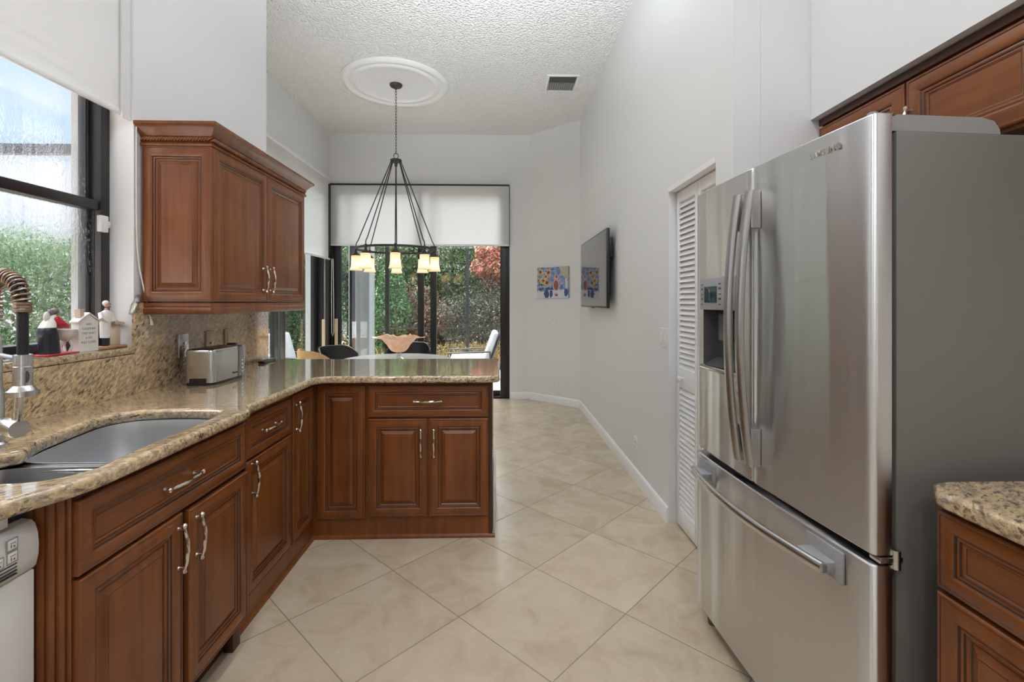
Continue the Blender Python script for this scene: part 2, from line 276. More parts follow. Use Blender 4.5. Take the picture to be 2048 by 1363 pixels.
# ------------------------------------------------------------------ mesh builder
class MB:
    def __init__(s): s.v = []; s.f = []; s.m = []
    def add(s, vs, fs, mi=0):
        o = len(s.v); s.v.extend([tuple(p) for p in vs])
        for f in fs: s.f.append(tuple(i + o for i in f)); s.m.append(mi)
        return s
    def box(s, x0, x1, y0, y1, z0, z1, mi=0, bev=0.0, seg=2):
        x0, x1 = min(x0, x1), max(x0, x1); y0, y1 = min(y0, y1), max(y0, y1); z0, z1 = min(z0, z1), max(z0, z1)
        if bev <= 0:
            vs = [(x0, y0, z0), (x1, y0, z0), (x1, y1, z0), (x0, y1, z0), (x0, y0, z1), (x1, y0, z1), (x1, y1, z1), (x0, y1, z1)]
            return s.add(vs, [(0, 3, 2, 1), (4, 5, 6, 7), (0, 1, 5, 4), (1, 2, 6, 5), (2, 3, 7, 6), (3, 0, 4, 7)], mi)
        bm = bmesh.new(); bmesh.ops.create_cube(bm, size=1)
        for v in bm.verts: v.co = Vector(((x0 + x1) / 2 + v.co.x * (x1 - x0), (y0 + y1) / 2 + v.co.y * (y1 - y0), (z0 + z1) / 2 + v.co.z * (z1 - z0)))
        bmesh.ops.bevel(bm, geom=bm.edges[:], offset=min(bev, 0.49 * min(x1 - x0, y1 - y0, z1 - z0)), segments=seg, profile=0.5, affect='EDGES')
        bm.verts.ensure_lookup_table(); s.add([v.co[:] for v in bm.verts], [[v.index for v in f.verts] for f in bm.faces], mi); bm.free(); return s
    def tube(s, pts, r, n=10, mi=0, cap=True, twist=0.0, flute=0.0, nf=4):
        pts = [Vector(p) for p in pts]; k = len(pts)
        rs = r if hasattr(r, '__len__') else [r] * k
        t0 = (pts[1] - pts[0]).normalized(); u = t0.orthogonal().normalized(); vs = []
        for i, p in enumerate(pts):
            t = (pts[min(i + 1, k - 1)] - pts[max(i - 1, 0)]).normalized()
            u = (u - t * u.dot(t)); u = u.normalized() if u.length > 1e-6 else t.orthogonal().normalized(); w = t.cross(u)
            for j in range(n):
                a = 2 * math.pi * j / n; rr = rs[i] * (1 + flute * math.cos(nf * a + twist * i)); vs.append(p + u * (rr * math.cos(a)) + w * (rr * math.sin(a)))
        fs = [(i * n + j, i * n + (j + 1) % n, (i + 1) * n + (j + 1) % n, (i + 1) * n + j) for i in range(k - 1) for j in range(n)]
        if cap: fs += [tuple(reversed(range(n))), tuple((k - 1) * n + j for j in range(n))]
        return s.add(vs, fs, mi)
    def lathe(s, prof, c=(0, 0, 0), n=32, mi=0, axis='Z', mat=None, cap0=True, cap1=True):
        vs = []
        for (r, z) in prof:
            for j in range(n):
                a = 2 * math.pi * j / n; vs.append((r * math.cos(a), r * math.sin(a), z))
        k = len(prof)
        fs = [(i * n + j, i * n + (j + 1) % n, (i + 1) * n + (j + 1) % n, (i + 1) * n + j) for i in range(k - 1) for j in range(n)]
        if cap0: fs.append(tuple(reversed(range(n))))
        if cap1: fs.append(tuple((k - 1) * n + j for j in range(n)))
        if mat is None:
            mat = Matrix.Identity(4)
            if axis == 'X': mat = Matrix.Rotation(R(90), 4, 'Y')
            if axis == 'Y': mat = Matrix.Rotation(R(-90), 4, 'X')
            mat = Matrix.Translation(c) @ mat
        return s.add([mat @ Vector(v) for v in vs], fs, mi)
    def ball(s, c, r, mi=0, n=16, k=10):
        rx, ry, rz = r if hasattr(r, '__len__') else (r, r, r)
        vs = [(c[0], c[1], c[2] - rz)]
        for i in range(1, k):
            ph = -math.pi / 2 + math.pi * i / k
            for j in range(n):
                a = 2 * math.pi * j / n; vs.append((c[0] + rx * math.cos(ph) * math.cos(a), c[1] + ry * math.cos(ph) * math.sin(a), c[2] + rz * math.sin(ph)))
        vs.append((c[0], c[1], c[2] + rz)); L = len(vs) - 1
        fs = [(0, 1 + (j + 1) % n, 1 + j) for j in range(n)]
        fs += [(1 + i * n + j, 1 + i * n + (j + 1) % n, 1 + (i + 1) * n + (j + 1) % n, 1 + (i + 1) * n + j) for i in range(k - 2) for j in range(n)]
        fs += [(1 + (k - 2) * n + j, 1 + (k - 2) * n + (j + 1) % n, L) for j in range(n)]
        return s.add(vs, fs, mi)
    def prism(s, poly, ax, a0, a1, mi=0):
        """poly of 2-D points extruded along axis ax ('X': poly is (y,z), 'Y': (x,z), 'Z': (x,y))"""
        def P(p, a): return {'X': (a, p[0], p[1]), 'Y': (p[0], a, p[1]), 'Z': (p[0], p[1], a)}[ax]
        n = len(poly); vs = [P(p, a0) for p in poly] + [P(p, a1) for p in poly]
        fs = [tuple(reversed(range(n))), tuple(range(n, 2 * n))] + [(i, (i + 1) % n, n + (i + 1) % n, n + i) for i in range(n)]
        return s.add(vs, fs, mi)
    def loops(s, L, mi=None, cap0=False, cap1=False, closed=True):
        n = len(L[0]); o = len(s.v)
        for lp in L: s.v.extend([tuple(p) for p in lp])
        for i in range(len(L) - 1):
            for j in range(n if closed else n - 1):
                s.f.append((o + i * n + j, o + i * n + (j + 1) % n, o + (i + 1) * n + (j + 1) % n, o + (i + 1) * n + j)); s.m.append(mi[i] if mi else 0)
        if cap0: s.f.append(tuple(o + j for j in reversed(range(n)))); s.m.append(0)
        if cap1: s.f.append(tuple(o + (len(L) - 1) * n + j for j in range(n))); s.m.append(0)
        return s
    def xf(s, mat):
        s.v = [tuple(mat @ Vector(v)) for v in s.v]; return s

def ptype(o, structure): o['kind'] = structure
def obj(name, mb, mats, parent=None, local=False, smooth=35, fixn=True):
    me = bpy.data.meshes.new(name); vs = mb.v
    if parent is not None and not local:
        L = PLOC[parent.name]; vs = [(v[0] - L[0], v[1] - L[1], v[2] - L[2]) for v in vs]
    me.from_pydata(vs, [], mb.f)
    for m in (mats if isinstance(mats, (list, tuple)) else [mats]): me.materials.append(M[m] if isinstance(m, str) else m)
    if any(mb.m): me.polygons.foreach_set('material_index', mb.m)
    if fixn:
        bm = bmesh.new(); bm.from_mesh(me); bmesh.ops.recalc_face_normals(bm, faces=bm.faces); bm.to_mesh(me); bm.free()
    if smooth:
        me.polygons.foreach_set('use_smooth', [True] * len(me.polygons)); me.set_sharp_from_angle(angle=R(smooth))
    o = bpy.data.objects.new(name, me); COL.objects.link(o)
    if parent is not None:
        o.parent = parent; PLOC[o.name] = (0, 0, 0) if local else PLOC[parent.name]
    else: PLOC[o.name] = (0, 0, 0)
    return o
PLOC = {}
def tag(o, label=None, cat=None, group=None, kind=None):
    if label: o['label'] = label
    if cat: o['category'] = cat
    if group: o['group'] = group
    if kind: o['kind'] = kind
    return o
def thing(name, label, cat, loc=(0, 0, 0), rz=0.0, group=None, kind=None):
    o = bpy.data.objects.new(name, None); COL.objects.link(o); o.empty_display_size = 0.1
    o.location = loc; o.rotation_euler = (0, 0, rz); PLOC[o.name] = tuple(loc)
    return tag(o, label, cat, group, kind)
def struct(name, mb, mats, parent=None, label=None, **kw):
    o = obj(name, mb, mats, parent, **kw)
    if parent is None: tag(o, label or 'white painted ' + name.replace('_', ' '), name.split('_')[0], None, 'structure')
    return o
def dup(root, loc, rz, label=None, group=None):
    r = root.copy(); COL.objects.link(r); r.location = loc; r.rotation_euler = (0, 0, rz)
    if label: r['label'] = label
    if group: r['group'] = group
    for ch in list(root.children):
        c = ch.copy(); COL.objects.link(c); c.parent = r
        for g in ch.children:
            d = g.copy(); COL.objects.link(d); d.parent = c
    return r
def text_mb(txt, size, origin, right, up, depth=0.0006, align='CENTER', spacing=1.0, sx=1.0, bold=0.0):
    """lettering as mesh: origin is the middle of the baseline"""
    cu = bpy.data.curves.new('t', 'FONT'); cu.body = txt; cu.size = size; cu.align_x = align; cu.extrude = depth; cu.space_character = spacing; cu.offset = bold
    to = bpy.data.objects.new('t', cu); COL.objects.link(to); bpy.context.view_layer.update()
    me = bpy.data.meshes.new_from_object(to.evaluated_get(bpy.context.evaluated_depsgraph_get()))
    r = Vector(right).normalized(); u = Vector(up).normalized(); nrm = r.cross(u); o = Vector(origin)
    mb = MB(); mb.add([o + r * (v.co.x * sx) + u * v.co.y + nrm * v.co.z for v in me.vertices], [tuple(p.vertices) for p in me.polygons])
    bpy.data.objects.remove(to); bpy.data.curves.remove(cu); bpy.data.meshes.remove(me)
    return mb
def curve_slab(outer, holes, z0, z1, bev):
    """flat slab with holes and eased edges, from 2-D outlines"""
    cu = bpy.data.curves.new('slab', 'CURVE'); cu.dimensions = '2D'; cu.fill_mode = 'BOTH'
    cu.extrude = (z1 - z0) / 2 - bev; cu.bevel_depth = bev; cu.bevel_resolution = 3; cu.offset = -bev
    for pl in [outer] + holes:
        sp = cu.splines.new('POLY'); sp.points.add(len(pl) - 1); sp.use_cyclic_u = True
        for p, q in zip(sp.points, pl): p.co = (q[0], q[1], 0, 1)
    to = bpy.data.objects.new('slab', cu); COL.objects.link(to); bpy.context.view_layer.update()
    me = bpy.data.meshes.new_from_object(to.evaluated_get(bpy.context.evaluated_depsgraph_get()))
    mb = MB(); zc = (z0 + z1) / 2
    mb.add([(v.co.x, v.co.y, v.co.z + zc) for v in me.vertices], [tuple(p.vertices) for p in me.polygons])
    bpy.data.objects.remove(to); bpy.data.curves.remove(cu); bpy.data.meshes.remove(me)
    return mb
def smooth_poly(pts, n=6, closed=True):
    """Catmull-Rom through points"""
    out = []; k = len(pts)
    for i in range(k if closed else k - 1):
        p0, p1, p2, p3 = [np.array(pts[j % k if closed else min(max(j, 0), k - 1)], float) for j in (i - 1, i, i + 1, i + 2)]
        for s in range(n):
            t = s / n; out.append(tuple(0.5 * ((2 * p1) + (-p0 + p2) * t + (2 * p0 - 5 * p1 + 4 * p2 - p3) * t * t + (-p0 + 3 * p1 - 3 * p2 + p3) * t ** 3)))
    if not closed: out.append(tuple(pts[-1]))
    return out

# ================================================================== SETTING
XL, XN, XR, YB = -1.66, -2.33, 1.03, 6.54          # kitchen left wall, nook left wall, right wall, back wall
YW = 3.43                                           # end of the kitchen's left wall
YA = 2.05                                           # wall beside the fridge
FY0 = -5.0
struct('floor', MB().box(-2.6, 3.0, FY0, 6.62, -0.12, 0), 'floor', label='beige stone tile floor laid diagonally')
struct('ceiling', MB().box(-2.6, 3.0, FY0, 6.75, CEIL, CEIL + 0.12), 'ceiling', label='white popcorn textured ceiling')
# kitchen window wall with its opening (sill 1.11, head 3.25, y 0.45..2.20)
struct('wall_left', MB().box(XL - 0.27, XL, 2.20, YW, 0, CEIL), 'wall')
struct('wall_left_lower', MB().box(XL - 0.27, XL, 0.45, 2.199, 0, 1.108), 'wall')
struct('wall_left_upper', MB().box(XL - 0.27, XL, 0.45, 2.199, 3.25, CEIL), 'wall')
struct('wall_left_rear', MB().box(XL - 0.27, XL, FY0, 0.449, 0, CEIL), 'wall')
struct('wall_return', MB().box(XN - 0.27, XL - 0.271, YW - 0.2, YW, 0, CEIL), 'wall')
w = MB().box(XN - 0.27, XN, YW + 0.001, 3.75, 0, CEIL).box(XN - 0.27, XN, 3.75, 6.44, 2.96, CEIL).box(XN - 0.27, XN, 6.44, 6.539, 0, CEIL)
struct('wall_nook', w, 'wall')
w = MB().box(XN - 0.27, 0.15, YB, YB + 0.2, 2.95, CEIL).box(0.15, 0.55, YB, YB + 0.2, 0, CEIL).box(XN - 0.27, -2.31, YB, YB + 0.2, 0, 2.95)
struct('wall_back', w, 'wall')
dA, dB = Vector((XR, 5.965)), Vector((0.42, YB)); dn = Vector((dB.y - dA.y, -(dB.x - dA.x))).normalized()      # outward normal
def diag(t, out=0.0, z=0.0):
    p = dA.lerp(dB, t) + dn * out; return (p.x, p.y, z)
w = MB().prism([diag(0)[:2], diag(1)[:2], diag(1, 0.12)[:2], diag(0, 0.12)[:2]], 'Z', 0, CEIL)
struct('wall_diagonal', w, 'wall')
w = MB().box(XR, XR + 0.12, YA, 2.22, 0, CEIL).box(XR, XR + 0.12, 2.22, 2.842, 2.035, CEIL).box(XR, XR + 0.12, 2.842, 6.1, 0, CEIL)
struct('wall_right', w, 'wall')
struct('wall_alcove', MB().box(XR + 0.121, 1.95, YA, YA + 0.1, 0, CEIL), 'wall')
struct('wall_soffit', MB().box(1.375, 1.95, FY0, YA - 0.001, 2.145, CEIL), 'wall')
struct('wall_kitchen_right', MB().box(1.75, 1.95, FY0, YA - 0.001, 0, 2.144), 'wall')
struct('wall_pantry', MB().box(1.75, 1.85, YA + 0.101, 2.95, 0, 2.4).box(XR + 0.121, 1.75, 2.9, 3.0, 0, 2.4).box(XR + 0.121, 1.85, YA + 0.101, 3.0, 2.4, 2.5), 'wall')
# rear of the kitchen
w = MB().box(XL, 1.37, FY0, FY0 + 0.15, 0, CEIL)
struct('wall_rear', w, 'wall')
# peninsula half wall behind the cabinets
struct('wall_peninsula', MB().box(XL + 0.02, -0.06, 3.28, 3.40, 0, 0.888), 'wall')
struct('roof_eave', MB().box(-2.95, -2.61, FY0, 7.1, 3.50, 3.80).box(-2.609, -1.935, FY0, 3.22, 3.50, 3.64).box(-2.609, 3.0, 6.76, 7.1, 3.50, 3.80), 'trim', label='added unseen roof overhang shading the kitchen window')  # overhang added out of view to keep sun off the kitchen window
def skirting(name, poly_pairs):
    mb = MB()
    for (a, b, nrm) in poly_pairs:
        a, b, nrm = Vector(a), Vector(b), Vector(nrm)
        prof = [(0, 0), (0.014, 0), (0.014, 0.075), (0.008, 0.092), (0, 0.098)]
        mb.loops([[(a.x + nrm.x * d, a.y + nrm.y * d, z) for d, z in prof], [(b.x + nrm.x * d, b.y + nrm.y * d, z) for d, z in prof]], cap0=True, cap1=True)
    struct(name, mb, 'trim')
skirting('baseboard_right', [((XR, 2.844), (XR, 5.966), (-1, 0))])
skirting('baseboard_diagonal', [(diag(0)[:2], diag(1)[:2], tuple(-dn))])
skirting('baseboard_back', [((0.16, YB), (0.42, YB), (0, -1))])
struct('baseboard_peninsula', MB().box(-0.036, -0.020, 2.78, 3.40, 0, 0.27, 0, 0.004), 'trim')
# opening lip around the pantry
struct('trim_1', MB().box(XR - 0.004, XR + 0.09, 2.223, 2.841, 2.005, 2.034), 'trim', label='white head trim with track above the louvred pantry door')

# ---- kitchen window (black aluminium, two sashes)
def win_kitchen():
    f = MB(); x0, x1 = -1.835, -1.765
    f.box(x0, x1, 2.152, 2.199, 1.142, 3.249, 0, 0.004).box(x0, x1, 0.451, 0.50, 1.142, 3.249, 0, 0.004).box(x0, x1, 0.50, 2.152, 3.20, 3.249).box(x0, x1, 0.50, 2.152, 1.142, 1.183, 0, 0.004)
    f.box(x0 - 0.012, x0 + 0.02, 2.13, 2.16, 1.183, 3.2)
    w = struct('window_1', f, 'frame', label='black framed kitchen window above the sink')
    obj('meeting_rail', MB().box(x0 + 0.008, x1 - 0.006, 0.50, 2.152, 1.748, 1.793, 0, 0.006), 'frame', w)
    obj('upper_pane', MB().box(-1.812, -1.808, 0.50, 2.135, 1.79, 3.2), 'dew_high', w)
    obj('lower_pane', MB().box(-1.797, -1.793, 0.50, 2.152, 1.183, 1.75), 'dew_low', w)
    s = MB().box(-1.764, -1.742, 2.125, 2.165, 1.652, 1.725, 0, 0.004).box(-1.764, -1.75, 2.168, 2.184, 1.675, 1.705, 0, 0.002)
    tag(obj('window_sensor', s, 'white_plastic'), 'small white alarm sensor on the black kitchen window frame', 'alarm sensor')
win_kitchen()

def slider(name, label, axis, pos, a0, a1, z1, stiles, panes, handle=None):
    """sliding glass door; axis 'X' runs along x at y=pos, 'Y' runs along y at x=pos. stiles: (from, to, depth offset); panes: (from, to, depth offset)"""
    sg = 1 if axis == 'X' else -1
    def bx(mb, p0, p1, d0, d1, z0, zz, bev=0.003):
        return mb.box(p0, p1, pos + sg * d0, pos + sg * d1, z0, zz, 0, bev) if axis == 'X' else mb.box(pos + sg * d0, pos + sg * d1, p0, p1, z0, zz, 0, bev)
    f = MB(); bx(f, a0, a1, 0.02, 0.15, 0.0, 0.03); bx(f, a0, a1, 0.02, 0.15, z1 - 0.06, z1)
    for p0, p1, d in ((a0, a0 + 0.03, None), (a1 - 0.03, a1, None)): bx(f, p0, p1, 0.02, 0.15, 0.03, z1 - 0.06)
    w = struct(name, f, 'frame', label=label)
    for (p0, p1, d) in panes:
        g = MB(); bx(g, p0, p1, d + 0.016, d + 0.022, 0.09, z1 - 0.1, 0); pn = obj('glass_pane', g, 'glass', w)
        r = MB(); bx(r, p0, p1, d, d + 0.038, 0.03, 0.10); bx(r, p0, p1, d, d + 0.038, z1 - 0.11, z1 - 0.06); obj('rail', r, 'frame', w)
    for (p0, p1, d) in stiles:
        s = MB(); bx(s, p0, p1, d, d + 0.04, 0.03, z1 - 0.06); obj('stile', s, 'frame', w)
    if handle:
        h = MB(); hx, hz, d = handle
        h.tube([(hx, pos + d, hz - 0.11), (hx, pos + d - 0.04, hz - 0.11), (hx, pos + d - 0.04, hz + 0.11), (hx, pos + d, hz + 0.11)], 0.008, 8)
        obj('door_handle', h, 'black', w)
    return w
slider('door_1', 'black framed sliding glass door in the back wall behind the dining table', 'X', YB, -2.31, 0.15, 2.95,
       [(-2.28, -2.17, 0.03), (-2.07, -2.0, 0.09), (-1.12, -1.035, 0.03), (-0.955, -0.87, 0.09), (0.02, 0.13, 0.03)],
       [(-2.17, -1.04, 0.03), (-0.95, 0.02, 0.09)], handle=(0.035, 0.93, 0.02))
slider('door_2', 'black framed sliding glass door in the left wall of the dining nook', 'Y', XN, 3.76, 6.43, 2.96,
       [(3.79, 3.87, 0.03), (5.03, 5.14, 0.03), (5.30, 5.44, 0.09), (6.26, 6.39, 0.09)],
       [(3.87, 5.05, 0.03), (5.4, 6.3, 0.09)])

struct('trim_3', MB().box(-1.929, -1.838, 2.190, 2.1995, 1.11, 3.249), 'stucco_pale', label='grey stucco outer reveal of the kitchen window')
struct('trim_2', MB().box(-2.328, -2.285, 6.42, YB - 0.001, 0.0, 2.93, 0, 0.003), 'frame', label='black metal corner post between the two sliding glass doors')
# ---- roller shades
t = thing('roller_shade', 'white roller shade half lowered over the kitchen sink window', 'window shade', (-1.69, 1.3, 2.19))
obj('fabric', MB().box(-1.692, -1.690, 0.455, 2.175, 2.205, 3.2), 'shade_k', t)
obj('hem_bar', MB().box(-1.698, -1.684, 0.455, 2.177, 2.178, 2.206, 0, 0.005), 'trim', t)
obj('edge_guide', MB().box(-1.680, -1.672, 2.150, 2.197, 2.165, 3.2), 'shade_k', t)
t = thing('roller_shade', 'white roller shade lowered over the sliding door in the back wall', 'window shade', (-1.08, YB - 0.03, 2.1))
obj('fabric', MB().box(-2.295, 0.142, YB - 0.036, YB - 0.034, 2.125, 2.93), 'shade', t)
obj('hem_bar', MB().box(-2.295, 0.142, YB - 0.042, YB - 0.028, 2.105, 2.128, 0, 0.004), 'trim', t)
obj('top_track', MB().box(-2.3, 0.148, YB - 0.045, YB - 0.004, 2.935, 2.952), 'frame', t)
obj('side_track', MB().box(0.143, 0.152, YB - 0.02, YB - 0.004, 2.1, 2.935), 'frame', t)
t = thing('roller_shade', 'white roller shade lowered over the sliding door on the left of the nook', 'window shade', (-2.29, 5, 1.91))
obj('fabric', MB().box(-2.290, -2.288, 3.6, 6.48, 1.93, 2.98), 'shade', t)
obj('hem_bar', MB().box(-2.296, -2.282, 3.6, 6.482, 1.908, 1.932, 0, 0.004), 'trim', t)
obj('top_rail', MB().box(-2.326, -2.27, 3.55, 6.5, 2.975, 3.005, 0, 0.004), 'trim', t)
c = MB(); c.tube([(-2.25, 6.44, 1.92), (-2.252, 6.44, 1.4), (-2.25, 6.44, 0.93), (-2.236, 6.44, 0.88), (-2.222, 6.44, 0.93), (-2.224, 6.44, 1.4), (-2.232, 6.44, 1.92)], 0.0045, 6)
tag(obj('shade_cord', c, 'white_plastic'), 'looped white shade cord hanging in the corner of the dining nook', 'shade cord')
c = MB(); c.tube(smooth_poly([(-1.652, 2.205, 2.18), (-1.652, 2.205, 1.75), (-1.650, 2.212, 1.55), (-1.640, 2.235, 1.40), (-1.630, 2.262, 1.26)], 6, False), 0.003, 6)
c.tube([(-1.630, 2.262, 1.275), (-1.628, 2.268, 1.235)], [0.003, 0.007], 8)
tag(obj('shade_cord', c, 'white_plastic'), 'thin white shade cord hanging beside the wall cabinet', 'shade cord')
t = thing('cord_cleat', 'clear plastic cord tensioner on the wall edge beside the sink window', 'cord holder', (-1.67, 2.2, 1.3))
obj('tensioner_body', MB().box(-1.659, -1.645, 2.202, 2.236, 1.342, 1.378, 0, 0.006).tube([(-1.650, 2.215, 1.365), (-1.640, 2.178, 1.325), (-1.634, 2.15, 1.29)], [0.012, 0.014, 0.008], 10), glass_mat('clear_plastic', (0.9, 0.92, 0.93), 0.5), t)
for i, (x, y, lab) in enumerate(((-2.300, 6.28, 'pale wooden security bar standing in the left nook door'), (-2.21, 6.50, 'pale wooden security bar standing in the back door corner'))):
    tag(obj('security_bar', MB().box(x - 0.017, x + 0.017, y - 0.017, y + 0.017, 0.0, 1.112, 0, 0.004), pmat('pale_wood', (0.62, 0.50, 0.33), 0.5, noise=0.1, nscale=20) if i == 0 else bpy.data.materials['pale_wood']), lab, 'security bar')

# ---- pantry bifold door
def bifold():
    d = thing('door_3', 'white louvred bifold pantry door beside the fridge', 'door', (1.09, 2.53, 0.0), kind='structure')
    for k, (y0, y1) in enumerate(((2.535, 2.832), (2.235, 2.531))):
        f = MB(); x0, x1 = 1.075, 1.105
        for (a, b) in ((y0, y0 + 0.035), (y1 - 0.035, y1)): f.box(x0, x1, a, b, 0.012, 2.0, 0, 0.003)
        for (a, b) in ((0.012, 0.12), (0.835, 0.955), (1.935, 2.0)): f.box(x0, x1, y0 + 0.035, y1 - 0.035, a, b, 0, 0.003)
        lf = obj('leaf', f, 'trim', d); s = MB()
        for za, zb in ((0.12, 0.835), (0.955, 1.935)):
            n = int((zb - za) / 0.031); st = (zb - za) / n
            for i in range(n):
                zc = za + st * (i + 0.5); s.prism([(x0 + 0.002, zc - 0.019), (x0 + 0.008, zc - 0.019), (x1 - 0.002, zc + 0.019), (x1 - 0.008, zc + 0.019)], 'Y', y0 + 0.034, y1 - 0.034)
        obj('louvres', s, 'trim', lf, smooth=0)
        if k == 0: obj('knob', MB().lathe([(0.006, 0), (0.006, 0.012), (0.016, 0.02), (0.018, 0.028), (0.012, 0.034), (0.0, 0.035)], n=20, mat=Matrix.Translation((x0, 2.728, 0.897)) @ Matrix.Rotation(R(-90), 4, 'Y')), 'trim', lf)
bifold()

# ================================================================== CABINETRY
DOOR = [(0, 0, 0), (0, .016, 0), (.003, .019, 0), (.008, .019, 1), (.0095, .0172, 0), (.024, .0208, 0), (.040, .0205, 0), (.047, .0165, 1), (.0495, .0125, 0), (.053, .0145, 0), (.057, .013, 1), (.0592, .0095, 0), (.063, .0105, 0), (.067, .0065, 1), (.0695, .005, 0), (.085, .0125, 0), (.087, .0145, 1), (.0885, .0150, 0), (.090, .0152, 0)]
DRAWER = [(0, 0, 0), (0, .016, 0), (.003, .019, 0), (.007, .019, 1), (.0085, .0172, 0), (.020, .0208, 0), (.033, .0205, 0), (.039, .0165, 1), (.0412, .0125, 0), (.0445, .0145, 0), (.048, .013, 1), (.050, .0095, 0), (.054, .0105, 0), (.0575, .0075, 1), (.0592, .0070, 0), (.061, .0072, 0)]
def front(O, u, n, Wd, H, prof, k=1.0):
    """cabinet front: O lower corner on the carcass face, u along the width, n outward"""
    O, u, n = Vector(O), Vector(u), Vector(n); v = Vector((0, 0, 1)); mb = MB(); L = []
    for (d, h, _) in prof:
        d *= k; L.append([O + u * a + v * b + n * h for a, b in ((d, d), (Wd - d, d), (Wd - d, H - d), (d, H - d))])
    return mb.loops(L, [p[2] for p in prof], cap1=True)
def pull(c, ax, n, L=0.13):
    """bowed, twisted bar pull with flared feet"""
    c, ax, n = Vector(c), Vector(ax), Vector(n); mb = MB(); N = 26; pts = []; rs = []
    for i in range(N + 1):
        t = -1 + 2 * i / N; a = abs(t)
        pts.append(c + ax * (t * L / 2) + n * (0.020 + 0.011 * (1 - t * t)))
        rs.append(0.0048 + 0.0012 * (1 - a) + (0.0032 if a > 0.93 else 0) - (0.0012 if 0.8 < a < 0.92 else 0))
    mb.tube(pts, rs, 12, twist=0.5, flute=0.12, nf=4)
    for s in (-1, 1):
        p = c + ax * (s * L / 2 * 0.9); mb.tube([p, p + n * 0.004, p + n * 0.012, p + n * 0.022], [0.0085, 0.007, 0.0045, 0.0055], 12)
        q = c + ax * (s * L / 2) + n * 0.020; mb.tube([q - ax * s * 0.006, q + ax * s * 0.001, q + ax * s * 0.005, q + ax * s * 0.010], [0.005, 0.0085, 0.0085, 0.004], 12)
    return mb
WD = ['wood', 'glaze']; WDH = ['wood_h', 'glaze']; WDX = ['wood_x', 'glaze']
EX = Vector((1, 0, 0)); EY = Vector((0, 1, 0)); EZ = Vector((0, 0, 1))

# -- sink cabinet (stands proud of the run)
xs = -1.005; t = thing('sink_base_cabinet', 'cherry wood sink base cabinet with two doors under the double sink', 'cabinet', (xs, 1.5, 0))
c = MB().box(-1.655, -1.64, 1.14, 1.915, 0.10, 0.885).box(-1.64, xs, 1.14, 1.158, 0.10, 0.885).box(-1.64, xs, 1.897, 1.915, 0.10, 0.885).box(-1.64, xs - 0.02, 1.158, 1.897, 0.10, 0.118)
c.box(xs - 0.02, xs, 1.158, 1.897, 0.675, 0.705).box(xs - 0.02, xs, 1.158, 1.897, 0.868, 0.885).box(xs - 0.02, xs, 1.158, 1.897, 0.10, 0.13).box(xs - 0.02, xs, 1.158, 1.185, 0.13, 0.868).box(xs - 0.02, xs, 1.875, 1.897, 0.13, 0.868).box(xs - 0.02, xs, 1.497, 1.527, 0.13, 0.675)
obj('carcass', c, 'wood_dark', t)
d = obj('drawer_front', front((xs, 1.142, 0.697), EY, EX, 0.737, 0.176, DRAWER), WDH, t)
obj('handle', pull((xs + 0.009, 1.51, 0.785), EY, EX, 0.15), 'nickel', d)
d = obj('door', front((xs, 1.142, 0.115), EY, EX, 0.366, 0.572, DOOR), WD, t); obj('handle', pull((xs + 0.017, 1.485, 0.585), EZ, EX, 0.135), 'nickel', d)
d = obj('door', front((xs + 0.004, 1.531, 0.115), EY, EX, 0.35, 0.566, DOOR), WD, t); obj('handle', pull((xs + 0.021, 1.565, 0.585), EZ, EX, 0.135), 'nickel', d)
obj('foot', MB().box(xs - 0.05, xs - 0.012, 1.84, 1.893, 0.0, 0.1, 0, 0.003), 'wood_dark', t)
obj('toe_kick', MB().box(xs - 0.085, xs - 0.07, 1.142, 1.84, 0.0, 0.1).box(xs - 0.072, xs - 0.055, 1.142, 1.84, 0.0, 0.02), 'wood_dark', t)
# fluted filler set at an angle back to the dishwasher
fl = MB(); a0, a1 = Vector((-1.070, 1.106)), Vector((xs + 0.004, 1.137)); dv = a1 - a0; nv = Vector((dv.y, -dv.x)).normalized(); fp = []
prof = [(0, 0), (.10, 0), (.12, -.006), (.16, -.006), (.19, 0), (.36, 0), (.39, -.006), (.43, -.006), (.46, 0), (.60, 0), (.63, -.006), (.67, -.006), (.70, 0), (.84, 0), (.87, -.006), (.91, -.006), (.93, 0), (1, 0)]
L0 = [(*(a0 + dv * s + nv * h), 0) for s, h in prof] + [(*(a1 - nv * 0.015), 0), (*(a0 - nv * 0.015), 0)]
fl.loops([[(p[0], p[1], 0.0) for p in L0], [(p[0], p[1], 0.886) for p in L0]], cap0=True, cap1=True)
obj('fluted_filler', fl, 'wood', t)

# -- drawer cabinet
xf = -1.055; t = thing('drawer_base_cabinet', 'cherry wood base cabinet with one drawer over one door, right of the sink cabinet', 'cabinet', (xf, 2.19, 0))
obj('carcass', MB().box(-1.655, xf, 1.9165, 2.407, 0.0, 0.885), 'wood', t)
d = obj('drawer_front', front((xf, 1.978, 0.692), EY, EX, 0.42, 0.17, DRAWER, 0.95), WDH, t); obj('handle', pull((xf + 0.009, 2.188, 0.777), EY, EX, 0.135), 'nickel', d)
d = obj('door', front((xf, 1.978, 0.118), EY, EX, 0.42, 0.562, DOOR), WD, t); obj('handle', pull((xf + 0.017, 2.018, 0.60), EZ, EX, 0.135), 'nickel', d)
obj('shoe_moulding', MB().prism([(xf, 0.0), (xf + 0.014, 0.0), (xf + 0.012, 0.012), (xf, 0.02)], 'Y', 1.9165, 2.407), 'wood', t)
